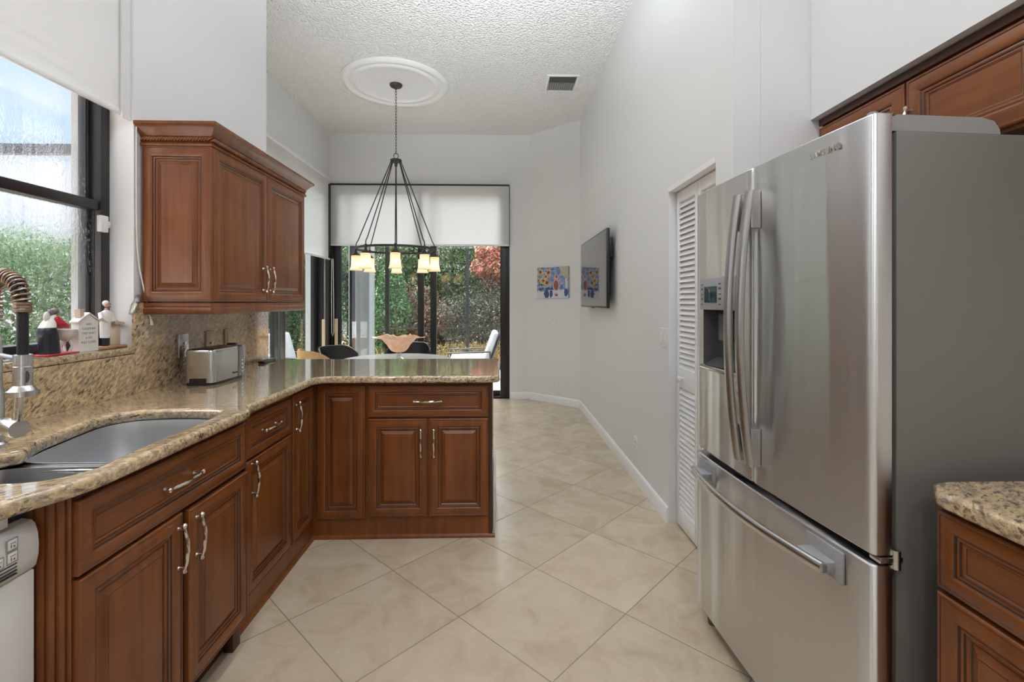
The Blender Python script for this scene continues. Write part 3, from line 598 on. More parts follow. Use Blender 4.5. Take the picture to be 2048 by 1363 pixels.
# -- corner cabinet: narrow door on the left run, fixed panel on the peninsula side
yp = 2.715; t = thing('corner_base_cabinet', 'cherry wood corner cabinet with narrow door where the counter turns', 'cabinet', (xf, yp, 0))
obj('carcass', MB().box(-1.655, xf, 2.408, 3.275, 0.0, 0.885).box(xf, -0.7525, yp, 3.275, 0.0, 0.885), 'wood', t)
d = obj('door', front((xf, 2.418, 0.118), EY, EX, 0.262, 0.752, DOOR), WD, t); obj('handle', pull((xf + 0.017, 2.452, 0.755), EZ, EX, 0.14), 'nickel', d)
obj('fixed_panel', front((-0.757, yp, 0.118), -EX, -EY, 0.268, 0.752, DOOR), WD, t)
obj('shoe_moulding', MB().prism([(xf, 0.0), (xf + 0.014, 0.0), (xf + 0.012, 0.012), (xf, 0.02)], 'Y', 2.408, yp).prism([(yp, 0.0), (yp - 0.014, 0.0), (yp - 0.012, 0.012), (yp, 0.02)], 'X', xf, -0.7525), 'wood', t)
# -- peninsula cabinet
t = thing('peninsula_base_cabinet', 'cherry wood peninsula cabinet with a wide drawer over two doors', 'cabinet', (-0.4, yp, 0))
obj('carcass', MB().box(-0.7515, -0.038, yp, 3.275, 0.0, 0.885), 'wood', t)
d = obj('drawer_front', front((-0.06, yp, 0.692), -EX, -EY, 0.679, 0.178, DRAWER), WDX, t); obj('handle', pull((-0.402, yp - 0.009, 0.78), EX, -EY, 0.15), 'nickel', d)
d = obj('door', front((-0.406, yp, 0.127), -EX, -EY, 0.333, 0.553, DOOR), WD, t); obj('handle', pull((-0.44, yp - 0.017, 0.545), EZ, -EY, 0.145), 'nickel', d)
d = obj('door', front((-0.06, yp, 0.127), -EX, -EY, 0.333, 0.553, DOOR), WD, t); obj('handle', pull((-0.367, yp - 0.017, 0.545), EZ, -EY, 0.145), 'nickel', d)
obj('end_panel', MB().box(-0.058, -0.037, yp - 0.004, yp, 0.0, 0.885), 'wood_dark', t)
obj('shoe_moulding', MB().prism([(yp, 0.0), (yp - 0.014, 0.0), (yp - 0.012, 0.012), (yp, 0.02)], 'X', -0.7515, -0.022), 'wood', t)

# -- wall cabinet
def wall_cabinet():
    x0, x1, y0, y1, z0, z1 = XL + 0.005, -1.352, 2.252, 3.285, 1.342, 2.075
    t = thing('wall_cabinet', 'cherry wood wall cabinet with crown moulding beside the sink window', 'cabinet', (x0, 2.76, z0))
    obj('carcass', MB().box(x0, x1, y0, y1, z0, z1 + 0.03), 'wood', t)
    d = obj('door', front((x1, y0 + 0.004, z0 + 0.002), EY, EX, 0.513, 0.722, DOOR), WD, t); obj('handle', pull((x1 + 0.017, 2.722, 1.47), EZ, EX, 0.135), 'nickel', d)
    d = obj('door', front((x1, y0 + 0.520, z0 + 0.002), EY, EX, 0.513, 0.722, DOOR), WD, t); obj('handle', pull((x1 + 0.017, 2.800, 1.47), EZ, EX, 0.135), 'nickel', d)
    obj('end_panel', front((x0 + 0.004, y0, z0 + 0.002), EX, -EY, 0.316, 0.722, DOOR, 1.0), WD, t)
    def sweep(prof, name, mat, z_off=0):
        L = []
        for d, z in prof: L.append([(x0, y0 - d, z), (x1 + d, y0 - d, z), (x1 + d, y1 + d, z), (x0, y1 + d, z)])
        mb = MB().loops(L, closed=False); return obj(name, mb, mat, t)
    sweep([(0, 2.066), (0.021, 2.066), (0.024, 2.072), (0.021, 2.080), (0.018, 2.084), (0.018, 2.106), (0.024, 2.110), (0.028, 2.118), (0.034, 2.124), (0.044, 2.138), (0.058, 2.15), (0.063, 2.153), (0.063, 2.166), (0.0, 2.168)], 'crown_moulding', 'wood')
    sweep([(0, 1.285), (0.012, 1.287), (0.017, 1.296), (0.017, 1.312), (0.012, 1.318), (0.015, 1.326), (0.012, 1.338), (0, 1.341)], 'light_rail', 'wood')
    obj('rail_infill', MB().box(x0, x1, y0, y1, 1.2865, 1.3415), 'wood', t)
    rp = MB(); d = 0.021; zc = 2.095
    def rope(a, b, nrm):
        a, b, nrm = Vector(a), Vector(b), Vector(nrm); ln = (b - a).length; ax = (b - a).normalized(); n = int(ln / 0.0135)
        for i in range(n):
            p = a + ax * (ln * (i + 0.5) / n); q = ax * 0.013; rp.tube([p - q - EZ * 0.0095, p + nrm * 0.006 - q * 0.4 - EZ * 0.004, p + nrm * 0.006 + q * 0.4 + EZ * 0.004, p + q + EZ * 0.0095], [0.003, 0.0058, 0.0058, 0.003], 6)
    rope((x0 + 0.01, y0 - d, zc), (x1 + d, y0 - d, zc), -EY); rope((x1 + d, y0 - d, zc), (x1 + d, y1, zc), EX)
    obj('rope_moulding', rp, 'wood', t)
wall_cabinet()

# -- cabinet over the fridge, set under the soffit
def over_fridge():
    x = 1.425; t = thing('over_fridge_cabinet', 'cherry wood cabinet built in above the fridge', 'cabinet', (x, 1.6, 1.82))
    obj('carcass', MB().box(x, 1.745, 0.4, 2.045, 1.82, 2.142), 'wood', t)
    obj('head_rail', MB().box(x - 0.018, x, 0.4, 2.045, 2.112, 2.142, 0, 0.004), 'wood_dark', t)
    obj('side_stile', MB().box(x - 0.012, x, 2.03, 2.046, 1.82, 2.142), 'trim', t)
    for i, (y1, H) in enumerate(((2.042, 1), (1.598, 1), (1.16, 1))):
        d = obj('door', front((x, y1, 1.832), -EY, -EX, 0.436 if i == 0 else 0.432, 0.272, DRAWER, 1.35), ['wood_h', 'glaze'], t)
        yk = 1.635 if i == 0 else (1.575 if i == 1 else 1.12)
        zk = 2.0
        obj('handle', pull((x - 0.017, yk, zk - 0.068), EZ, -EX, 0.14), 'nickel', d)
over_fridge()

# -- base cabinet right of the fridge
t = thing('right_base_cabinet', 'cherry wood base cabinet in the right foreground beside the fridge', 'cabinet', (1.0, 0.6, 0))
xr = 1.005
obj('carcass', MB().box(xr, 1.745, -0.4, 1.045, 0.0, 0.885), 'wood', t)
d = obj('drawer_front', front((xr, 1.04, 0.705), -EY, -EX, 0.80, 0.172, DRAWER), WDH, t); obj('handle', pull((xr - 0.009, 0.64, 0.79), EY, -EX, 0.14), 'nickel', d)
for y1, yk in ((1.04, 0.675), (0.637, 0.602)):
    d = obj('door', front((xr, y1, 0.115), -EY, -EX, 0.397, 0.58, DOOR), WD, t); obj('handle', pull((xr - 0.017, yk, 0.58), EZ, -EX, 0.14), 'nickel', d)

# ================================================================== STONE
ZT, ZB = 0.93, 0.890
hole_pts = [(-1.325, 1.160), (-1.358, 1.23), (-1.352, 1.30), (-1.325, 1.352), (-1.340, 1.39), (-1.372, 1.45), (-1.395, 1.54), (-1.418, 1.66), (-1.425, 1.76), (-1.375, 1.835), (-1.24, 1.862), (-1.10, 1.850), (-1.045, 1.815), (-1.030, 1.73), (-1.028, 1.50), (-1.022, 1.30), (-1.014, 1.215), (-1.050, 1.145), (-1.13, 1.122), (-1.24, 1.125)]
hole = smooth_poly(hole_pts, 5)
edge_l = [(-1.04, -0.6), (-1.04, 0.90), (-1.030, 0.985), (-1.012, 1.045), (-0.985, 1.10), (-0.968, 1.16), (-0.963, 1.25), (-0.962, 1.5), (-0.961, 1.80), (-0.963, 1.855), (-0.972, 1.885), (-0.990, 1.900), (-0.999, 1.925), (-1.0, 2.0)]
corner = [(-1.0, 2.58), (-0.993, 2.615), (-0.975, 2.638), (-0.94, 2.648)]
outer = [(-1.659, -0.6)] + edge_l + corner + [(-0.03, 2.648), (-0.005, 2.656), (0.006, 2.68), (0.006, 3.43), (-0.005, 3.455), (-0.03, 3.465), (-1.659, 3.465)]
c = curve_slab(outer, [hole], ZB, ZT, 0.014)
tag(obj('countertop', c, 'granite'), 'beige speckled granite countertop wrapping from the sink onto the peninsula', 'countertop')
t = thing('backsplash', 'tall beige granite backsplash behind the sink and toaster', 'backsplash', (-1.67, 2.8, 0.93))
obj('low_slab', MB().box(XL + 0.0005, -1.645, -0.6, 2.187, 0.9305, 1.108), 'granite_wall', t)
obj('tall_slab', MB().box(XL + 0.0005, -1.645, 2.189, YW - 0.002, 0.9305, 1.2845).box(XL + 0.0005, -1.645, 2.189, 2.240, 1.2845, 1.34), 'granite_wall', t)
tag(obj('window_sill', MB().box(-1.762, -1.648, 0.452, 2.198, 1.1085, 1.1395, 0, 0.006), 'granite'), 'beige granite window sill holding the figurines', 'window sill', None, 'structure')
ro = [(1.745, -0.5), (1.745, 1.072), (1.03, 1.072), (0.997, 1.060), (0.968, 1.02), (0.966, 0.98), (0.966, -0.5)]
tag(obj('countertop', curve_slab(ro, [], ZB, ZT, 0.012), 'granite'), 'beige speckled granite countertop in the right foreground', 'countertop')

# -- double sink
def sink():
    t = thing('double_sink', 'stainless double bowl undermount sink set in the granite', 'sink', (-1.2, 1.5, 0.89))
    def bowl(name, poly, zb):
        n = len(poly); cx = sum(p[0] for p in poly) / n; cy = sum(p[1] for p in poly) / n
        L = []
        for k, z in ((1.012, 0.8885), (1.0, 0.8885), (0.975, 0.86), (0.97, zb + 0.05), (0.955, zb + 0.025), (0.92, zb + 0.008), (0.85, zb), (0.4, zb - 0.004), (0.1, zb - 0.006)):
            L.append([(cx + (p[0] - cx) * k, cy + (p[1] - cy) * k, z) for p in poly])
        b = obj(name, MB().loops(L, cap1=True), 'steel_sink', t, fixn=False)
        obj('drain', MB().lathe([(0.045, zb - 0.003), (0.042, zb), (0.03, zb - 0.001), (0.012, zb - 0.002)], (cx, cy, 0), 24), 'steel', b)
    big = smooth_poly([(-1.345, 1.385), (-1.380, 1.45), (-1.402, 1.54), (-1.426, 1.66), (-1.435, 1.765), (-1.382, 1.845), (-1.24, 1.872), (-1.095, 1.860), (-1.035, 1.822), (-1.02, 1.73), (-1.018, 1.50), (-1.02, 1.405), (-1.05, 1.378), (-1.2, 1.378)], 5)
    sm = smooth_poly([(-1.330, 1.158), (-1.366, 1.23), (-1.362, 1.29), (-1.33, 1.33), (-1.2, 1.338), (-1.05, 1.335), (-1.022, 1.30), (-1.020, 1.22), (-1.055, 1.143), (-1.13, 1.120), (-1.24, 1.121)], 5)
    bowl('large_bowl', big, 0.70); bowl('small_bowl', sm, 0.73)
    obj('divider', MB().box(-1.345, -1.02, 1.336, 1.380, 0.868, 0.8855, 0, 0.008, 3), 'steel', t)
sink()

# ================================================================== FRIDGE
def fridge():
    t = thing('refrigerator', 'stainless french door refrigerator with ice dispenser and bottom freezer drawer', 'refrigerator', (0.902, 1.115, 0), R(3.3))
    P = dict(parent=t, local=True); WF = 0.90; GAP = 0.472
    def bx(y): return -0.014 * (1 - ((y - 0.45) / 0.45) ** 2)
    def sheet(name, ya, yb, za, zb, hole=None, ra=0.012, rb=0.012):
        ys = sorted(set([ya + ra + (yb - ya - ra - rb) * i / 22 for i in range(23)] + (list(hole[:2]) if hole else [])))
        pr = [(ya, 0.048), (ya, ra + bx(ya)), (ya + ra * .3, ra * .3 + bx(ya))] + [(y, bx(y)) for y in ys] + [(yb - rb * .3, rb * .3 + bx(yb)), (yb, rb + bx(yb)), (yb, 0.048)]
        zs = [za, za + 0.004] + (list(hole[2:]) if hole else []) + [zb - 0.004, zb]; n = len(pr); mb = MB()
        vs = []
        for i, z in enumerate(zs):
            e = 0.004 if i in (0, len(zs) - 1) else 0
            vs += [(x + e, y, z) for (y, x) in pr]
        fs = []
        for i in range(len(zs) - 1):
            for j in range(n - 1):
                if hole and i == 2 and pr[j][0] >= hole[0] - 1e-6 and pr[j + 1][0] <= hole[1] + 1e-6 and pr[j][1] < 0.02: continue
                fs.append((i * n + j, i * n + j + 1, (i + 1) * n + j + 1, (i + 1) * n + j))
        fs += [tuple(range(n)), tuple((len(zs) - 1) * n + j for j in range(n))]
        mb.add(vs, fs); return obj(name, mb, 'steel_fridge', smooth=40, **P)
    obj('case', MB().box(0.066, 0.70, 0.006, 0.894, 0.05, 1.762, 0, 0.006).box(0.10, 0.70, 0.03, 0.87, 0.0, 0.05), 'fridge_side', **P)
    obj('gasket', MB().box(0.0485, 0.0655, 0.02, 0.88, 0.075, 1.79), 'gasket', **P)
    d1 = sheet('door', 0.0, GAP - 0.003, 0.732, 1.80)
    d2 = sheet('door', GAP + 0.003, WF, 0.732, 1.80, (0.56, 0.83, 1.085, 1.312))
    dr = sheet('freezer_drawer', 0.0, WF, 0.062, 0.708)
    def handle(y, name, parent):
        mb = MB(); L = []; N = 28; z0, z1 = 0.80, 1.712
        for i in range(N + 1):
            s = i / N; z = z0 + (z1 - z0) * s; x = bx(y) - 0.030 - 0.036 * (1 - (2 * s - 1) ** 2)
            L.append([(x + 0.012 * math.cos(a), y + 0.0205 * math.sin(a), z) for a in [2 * math.pi * j / 16 for j in range(16)]])
        mb.loops(L, cap0=True, cap1=True)
        h = obj(name, mb, 'handle_steel', parent, local=True)
        for za, zb in ((z0, z0 + 0.125), (z1 - 0.125, z1)): obj('handle_mount', MB().box(bx(y) - 0.036, bx(y) - 0.0005, y - 0.0165, y + 0.0165, za, zb, 0, 0.004), 'handle_steel', h, local=True)
    handle(0.437, 'handle', d1); handle(0.508, 'handle', d2)
    mb = MB(); L = []; N = 30
    for i in range(N + 1):
        s = i / N; y = 0.105 + 0.735 * s; x = bx(y) - 0.040 - 0.030 * (1 - (2 * s - 1) ** 2)
        L.append([(x + 0.011 * math.cos(a), y, 0.645 + 0.017 * math.sin(a)) for a in [2 * math.pi * j / 16 for j in range(16)]])
    h = obj('handle', mb.loops(L, cap0=True, cap1=True), 'steel', dr, local=True)
    for ya, yb in ((0.105, 0.20), (0.745, 0.84)): obj('handle_mount', MB().box(bx(ya) - 0.046, bx(ya) - 0.001, ya, yb, 0.630, 0.660, 0, 0.004).box(-0.012, -0.0045, ya - 0.025, yb + 0.015, 0.612, 0.695, 0, 0.003), 'plastic_grey', h, local=True)
    # dispenser
    y0, y1 = 0.56, 0.83; xr = 0.12
    r = MB().add([(bx(y0), y0, 1.085), (bx(y1), y1, 1.085), (bx(y1), y1, 1.312), (bx(y0), y0, 1.312), (0.0475, y0 + 0.02, 1.12), (0.0475, y1 - 0.02, 1.12), (0.0475, y1 - 0.02, 1.312), (0.0475, y0 + 0.02, 1.312)], [(0, 1, 5, 4), (1, 2, 6, 5), (2, 3, 7, 6), (3, 0, 4, 7), (4, 5, 6, 7)])
    dp = obj('dispenser_recess', r, 'plastic_dark', d2, local=True, smooth=0)
    obj('paddle', MB().box(0.015, 0.04, 0.64, 0.75, 1.19, 1.30, 0, 0.006), 'plastic_dark', dp, local=True)
    obj('drip_tray', MB().box(-0.026, 0.03, y0 + 0.004, y1 - 0.004, 1.070, 1.090, 0, 0.006), 'steel', dp, local=True)
    fb = MB()
    fb.box(-0.0165, -0.004, y0 - 0.006, y1 + 0.006, 1.312, 1.44, 0, 0.004)
    cp = obj('control_panel', fb, 'plastic_grey', d2, local=True)
    obj('display', MB().box(-0.0180, -0.0160, 0.70, 0.797, 1.340, 1.405, 0, 0.0006), 'lcd', cp, local=True)
    for yy, wd in ((0.816, 0.006), (0.678, 0.008)):
        for k in range(5): obj('key_mark', MB().box(-0.0172, -0.0160, yy - wd, yy + wd, 1.332 + k * 0.02, 1.335 + k * 0.02 + (0.004 if k % 2 else 0.001)), 'plastic_dark', cp, local=True)
    # hinge covers and hinges
    for (ya, yb) in ((0.012, 0.10), (0.80, 0.888)):
        obj('hinge_cover', MB().prism([(0.055, 1.7625), (0.055, 1.795), (0.075, 1.803), (0.30, 1.803), (0.335, 1.795), (0.35, 1.775), (0.352, 1.7625)], 'Y', ya, yb), 'plastic_grey', **P)
        ym = 0.035 if ya < 0.5 else 0.865
        obj('hinge_pin', MB().lathe([(0.011, 1.79), (0.012, 1.80), (0.012, 1.812), (0.009, 1.814)], (0.03, ym, 0), 16).box(0.03, 0.07, ym - 0.01, ym + 0.01, 1.8005, 1.806), 'plastic_grey', **P)
    obj('mid_hinge', MB().box(0.015, 0.075, -0.004, 0.03, 0.713, 0.7275, 0, 0.003).lathe([(0.010, 0.700), (0.010, 0.745)], (0.058, -0.001, 0), 12), 'steel', **P)
    for yy in (0.06, 0.84): obj('leveling_foot', MB().lathe([(0.022, 0.0), (0.024, 0.02), (0.018, 0.045), (0.018, 0.062)], (0.045, yy, 0), 16), pmat('brown_rubber', (0.12, 0.07, 0.04), 0.6, noise=0.2) if yy < 0.5 else bpy.data.materials['brown_rubber'], **P)
    # raised maker's lettering
    yl = 0.147; tm = text_mb('SAMSUNG', 0.0215, (bx(yl) - 0.001, yl, 1.745), (0, -1, 0), (0, 0, 1), 0.0012, spacing=1.08, sx=1.05, bold=0.0006)
    obj('lettering', tm, 'nickel', d1, local=True, smooth=0, fixn=False)
fridge()

# ================================================================== DISHWASHER
def dishwasher():
    x = -1.058; t = thing('dishwasher', 'white dishwasher with push buttons at the left edge under the counter', 'dishwasher', (x, 0.78, 0))
    y0, y1 = 0.482, 1.100
    obj('body', MB().box(-1.62, x - 0.02, y0 + 0.005, y1 - 0.005, 0.0, 0.845), 'white_plastic', t)
    obj('door', MB().box(x - 0.02, x + 0.009, y0, y1, 0.12, 0.743, 0, 0.004), 'white_plastic', t)
    pp = [(x - 0.02, 0.745), (x + 0.006, 0.745), (x + 0.012, 0.752), (x + 0.017, 0.775), (x + 0.018, 0.80), (x + 0.016, 0.825), (x + 0.010, 0.845), (x + 0.002, 0.853), (x - 0.02, 0.856)]
    cp = obj('control_panel', MB().prism(pp, 'Y', y0, y1), pmat('pale_grey_panel', (0.66, 0.66, 0.645), 0.35, noise=0.01), t)
    for (yc, zc) in ((1.041, 0.826), (1.041, 0.799), (1.012, 0.797), (0.985, 0.797), (0.985, 0.826)):
        b = obj('button', MB().box(x + 0.012, x + 0.020, yc - 0.010, yc + 0.010, zc - 0.0105, zc + 0.0105, 1, 0.002).box(x + 0.016, x + 0.0190, yc - 0.012, yc + 0.012, zc - 0.0125, zc + 0.0125, 0), ['plastic_grey', 'white_plastic'], cp)
        k = MB().box(x + 0.0200, x + 0.0203, yc - 0.006, yc + 0.006, zc + 0.003, zc + 0.0042).box(x + 0.0200, x + 0.0203, yc - 0.0045, yc - 0.003, zc - 0.006, zc + 0.001).box(x + 0.0200, x + 0.0203, yc + 0.001, yc + 0.004, zc - 0.006, zc - 0.003)
        obj('icon', k, 'plastic_dark', cp, smooth=0)
    sl = MB()
    for i in range(4): sl.box(x + 0.0125, x + 0.0178, 0.80, 1.052, 0.7575 + i * 0.0075, 0.7600 + i * 0.0075)
    obj('vent_slots', sl, 'gasket', cp)
    obj('toe_panel', MB().box(x - 0.07, x - 0.06, y0, y1, 0.0, 0.12), 'plastic_dark', t)
    obj('mounting_bracket', MB().box(x - 0.04, x - 0.005, 1.03, 1.055, 0.8565, 0.889), 'steel', t)
dishwasher()

# ================================================================== FAUCET
def faucet():
    t = thing('kitchen_faucet', 'stainless spring faucet with black hose and pull down spray head', 'faucet', (-1.45, 1.40, ZT))
    bx, by = -1.45, 1.40; hx, hy = -1.292, 1.322
    obj('base', MB().lathe([(0.030, ZT), (0.030, ZT + 0.006), (0.024, ZT + 0.012), (0.022, ZT + 0.05), (0.022, 1.09), (0.018, 1.10), (0.018, 1.24), (0.013, 1.25), (0.013, 1.30)], (bx, by, 0), 24), 'steel', t)
    d = Vector((0.135, -0.065, 0)).normalized(); a = Vector((bx, by, 0.995)) + d * 0.018; b = Vector((bx, by, 0.995)) + d * 0.152
    v = MB(); v.tube([a, a + d * 0.06, a + d * 0.062, a + d * 0.066, a + d * 0.068, b - d * 0.003, b], [0.021, 0.021, 0.019, 0.019, 0.0245, 0.0245, 0.0225], 28)
    vv = obj('mixer_valve', v, 'steel', t)
    obj('lever', MB().tube([b - d * 0.028 + EZ * 0.022, b - d * 0.022 + EZ * 0.07, b - d * 0.014 + EZ * 0.118], [0.0065, 0.005, 0.0045], 12), 'steel', vv)
    # hose arch with coil spring
    arch = smooth_poly([(bx, by, 1.29), (bx, by, 1.34), (bx + 0.010, by - 0.006, 1.385), (bx + 0.045, by - 0.025, 1.415), (bx + 0.085, by - 0.045, 1.414), (hx - 0.022, hy + 0.011, 1.385), (hx - 0.006, hy + 0.004, 1.335), (hx - 0.001, hy, 1.27), (hx, hy, 1.19)], 10, False)
    hose = obj('hose', MB().tube(arch, 0.0125, 14), 'black', t)
    A = [Vector(p) for p in arch[:64]]; ln = [0]
    for i in range(1, len(A)): ln.append(ln[-1] + (A[i] - A[i - 1]).length)
    sp = []; tot = ln[-1]; N = 620; u = None
    for k in range(N + 1):
        q = tot * k / N; i = max(1, min(len(A) - 1, next((j for j in range(len(ln)) if ln[j] >= q), len(ln) - 1))); f = (q - ln[i - 1]) / max(1e-6, ln[i] - ln[i - 1])
        p = A[i - 1].lerp(A[i], f); tg = (A[i] - A[i - 1]).normalized(); w = Vector((0.42, 0.88, 0)).normalized(); u = w.cross(tg).normalized(); w = tg.cross(u)
        dens = 2 * math.pi * (k / N * 26); sp.append(p + u * (0.0175 * math.cos(dens)) + w * (0.0175 * math.sin(dens)))
    obj('coil_spring', MB().tube(sp, 0.0030, 6), steel_mat('bronze_spring', (0.34, 0.25, 0.19), 0.35, 0, (90, 90, 90)), hose)
    cz = 1.325; obj('spring_collar', MB().lathe([(0.012, cz - 0.012), (0.0195, cz - 0.008), (0.0195, cz - 0.002), (0.0175, cz), (0.0195, cz + 0.002), (0.0195, cz + 0.008), (0.0175, cz + 0.010), (0.0195, cz + 0.012), (0.0195, cz + 0.018), (0.012, cz + 0.02)], (hx - 0.003, hy + 0.002, 0), 20), bpy.data.materials['bronze_spring'], hose)
    s = obj('spray_head', MB().lathe([(0.013, 1.203), (0.0200, 1.201), (0.0205, 1.175), (0.0195, 1.174), (0.0195, 1.170), (0.0205, 1.169), (0.0200, 1.118), (0.030, 1.106), (0.0335, 1.104), (0.0335, 1.090), (0.028, 1.088), (0.010, 1.087)], (hx, hy, 0), 32), 'steel', t)
    vw = Vector((0 - hx, 0 - hy, 0)).normalized(); sd = Vector((-vw.y, vw.x, 0)); bm = MB(); c = Vector((hx, hy, 1.142)) + (vw + sd * 0.35).normalized() * 0.0195
    L = []
    for h in (-0.001, 0.0012): L.append([c + sd * (0.0065 * math.cos(a)) + EZ * (0.016 * math.sin(a) * (1 if abs(math.sin(a)) > .5 else 1)) + vw * h for a in [2 * math.pi * j / 20 for j in range(20)]])
    obj('spray_button', bm.loops(L, cap0=True, cap1=True), 'plastic_dark', s)
    obj('holder_arm', MB().tube([(bx, by, 1.195), (bx + 0.06, by - 0.03, 1.192), (hx - 0.018, hy + 0.009, 1.188)], [0.0075, 0.0065, 0.006], 12), 'steel', t)
    obj('water_tube', MB().tube([(hx - 0.014, hy + 0.007, 1.09), (hx - 0.016, hy + 0.008, 1.05), (hx - 0.022, hy + 0.011, 1.018)], [0.006, 0.0055, 0.005], 10), 'steel', t)
faucet()

# ================================================================== WINDOW SILL ORNAMENTS
ZS = 1.1400
def clay(name, c, r=0.5): return pmat(name, c, r, noise=0.08, nscale=60)
clay('glazed_white', (0.74, 0.72, 0.67), 0.3); clay('glazed_black', (0.014, 0.016, 0.022), 0.3); clay('glazed_red', (0.48, 0.02, 0.05), 0.35); clay('skin_clay', (0.50, 0.30, 0.20)); clay('grey_hair', (0.16, 0.15, 0.14)); clay('brown_clay', (0.34, 0.19, 0.08)); clay('tan_clay', (0.50, 0.40, 0.30)); clay('lilac_veil', (0.66, 0.62, 0.60), 0.35)
G = bpy.data.materials
def kneeling_woman():
    cx, cy = -1.712, 1.845; t = thing('woman_figurine', 'ceramic figurine of a grey haired woman in red shawl bent over a white bowl', 'figurine', (cx, cy, ZS))
    obj('base', MB().box(cx - 0.035, cx + 0.035, cy - 0.035, cy + 0.10, ZS, ZS + 0.006, 0, 0.003), G['glazed_red'], t)
    b = MB(); secs = [(0.0, 0.030, 0.034, 0.006), (0.03, 0.029, 0.032, 0.006), (0.06, 0.030, 0.033, 0.002), (0.085, 0.031, 0.030, -0.003), (0.10, 0.027, 0.025, -0.002), (0.118, 0.023, 0.021, 0.004), (0.135, 0.015, 0.015, 0.012), (0.148, 0.010, 0.010, 0.022)]
    L = []
    for z, rx, ry, dy in secs: L.append([(cx + rx * math.cos(a), cy + dy + ry * math.sin(a) * (1 + 0.06 * math.cos(2 * a)), ZS + 0.006 + z) for a in [2 * math.pi * j / 24 for j in range(24)]])
    obj('body', MB().loops(L, [0, 0, 0, 0, 1, 1, 1], cap0=True, cap1=True), [G['glazed_black'], G['glazed_white']], t)
    hd = Vector((cx, cy + 0.032, ZS + 0.163)); h = MB().ball(hd, (0.0115, 0.0125, 0.0145)); h.ball(hd + Vector((0.001, 0.0125, -0.001)), (0.0025, 0.003, 0.0025)); h.ball(hd + Vector((0.004, 0.010, 0.003)), 0.0018, 1); h.ball(hd + Vector((-0.004, 0.010, 0.003)), 0.0018, 1); h.tube([hd + Vector((0, -0.004, -0.01)), hd + Vector((0, -0.012, -0.024))], 0.007, 8)
    hh = obj('head', h, [G['skin_clay'], G['glazed_black']], t)
    v = MB().ball(hd + Vector((0, -0.0035, 0.004)), (0.0130, 0.0130, 0.0135), 0); v.ball(hd + Vector((0, -0.019, 0.000)), (0.010, 0.014, 0.012), 0); v.ball(hd + Vector((0, -0.036, -0.016)), (0.009, 0.011, 0.020), 1); v.ball(hd + Vector((0, -0.035, -0.045)), (0.009, 0.008, 0.022), 1)
    obj('hair', v, [G['grey_hair'], G['lilac_veil']], hh)
    sh = MB()
    for s in (-1, 1): sh.tube([(cx + s * 0.012, cy + 0.018, ZS + 0.140), (cx + s * 0.019, cy + 0.030, ZS + 0.122), (cx + s * 0.017, cy + 0.052, ZS + 0.112), (cx + s * 0.010, cy + 0.074, ZS + 0.104)], [0.013, 0.015, 0.012, 0.007], 10)
    sh.ball((cx, cy + 0.020, ZS + 0.128), (0.025, 0.021, 0.021)); obj('red_shawl', sh, G['glazed_red'], t)
    hn = MB()
    for s in (-1, 1):
        p = Vector((cx + s * 0.009, cy + 0.079, ZS + 0.102)); hn.ball(p, (0.004, 0.005, 0.003))
        for k in range(5): hn.tube([p + Vector((s * (k - 2) * 0.0014, 0.003, 0)), p + Vector((s * (k - 2) * 0.0017, 0.0085 - (0.002 if k in (0, 4) else 0), -0.0015))], 0.0009, 6)
    obj('hands', hn, G['skin_clay'], t)
    o = MB(); yc = cy + 0.074; n = 24
    o.lathe([(0.004, 0.045), (0.020, 0.050), (0.032, 0.068), (0.036, 0.088), (0.033, 0.090), (0.028, 0.070), (0.014, 0.056), (0.0, 0.054)], (cx, yc, ZS + 0.006), 24)
    for k in range(3):
        a = 2 * math.pi * k / 3 + 0.4; o.tube([(cx + 0.012 * math.cos(a), yc + 0.012 * math.sin(a), ZS + 0.054), (cx + 0.020 * math.cos(a), yc + 0.020 * math.sin(a), ZS + 0.030), (cx + 0.013 * math.cos(a), yc + 0.013 * math.sin(a), ZS + 0.006)], [0.006, 0.0045, 0.006], 8)
    obj('bowl', o, G['lilac_veil'], t)
kneeling_woman()
def house_sign():
    x0, x1, y0, y1 = -1.722, -1.692, 1.955, 2.048; zb = ZS + 0.0; t = thing('house_sign', 'small white house shaped plaque with chimney and grey lettering', 'plaque', (-1.707, 2.0, ZS))
    a = Vector((-1.70, 1.955, 0)); yc = (y0 + y1) / 2
    obj('wall_block', MB().prism([(y0, zb), (y1, zb), (y1, zb + 0.122), (yc, zb + 0.153), (y0, zb + 0.122)], 'X', x0, x1), G['glazed_white'], t)
    rf = MB(); rf.prism([(y0 - 0.007, zb + 0.120), (yc, zb + 0.1545), (y1 + 0.007, zb + 0.120), (y1 + 0.007, zb + 0.125), (yc, zb + 0.160), (y0 - 0.007, zb + 0.125)], 'X', x0 - 0.002, x1 + 0.004); obj('roof', rf, G['glazed_white'], t)
    obj('chimney', MB().box(x0 + 0.004, x1 - 0.004, y0 + 0.012, y0 + 0.030, zb + 0.134, zb + 0.170).box(x0 + 0.003, x1 - 0.003, y0 + 0.010, y0 + 0.032, zb + 0.170, zb + 0.174), G['tan_clay'], t)
    mb = MB()
    for i, s in enumerate(('AND', 'TOGETHER', 'THEY BUILT', 'A LIFE', 'THEY LOVED')):
        m = text_mb(s, 0.0125, (x1 + 0.0004, yc, zb + 0.108 - i * 0.0185), (0, 1, 0), (0, 0, 1), 0.0003, bold=0.0002); mb.add(m.v, m.f)
    obj('lettering', mb, 'plastic_grey', t, smooth=0, fixn=False)
house_sign()
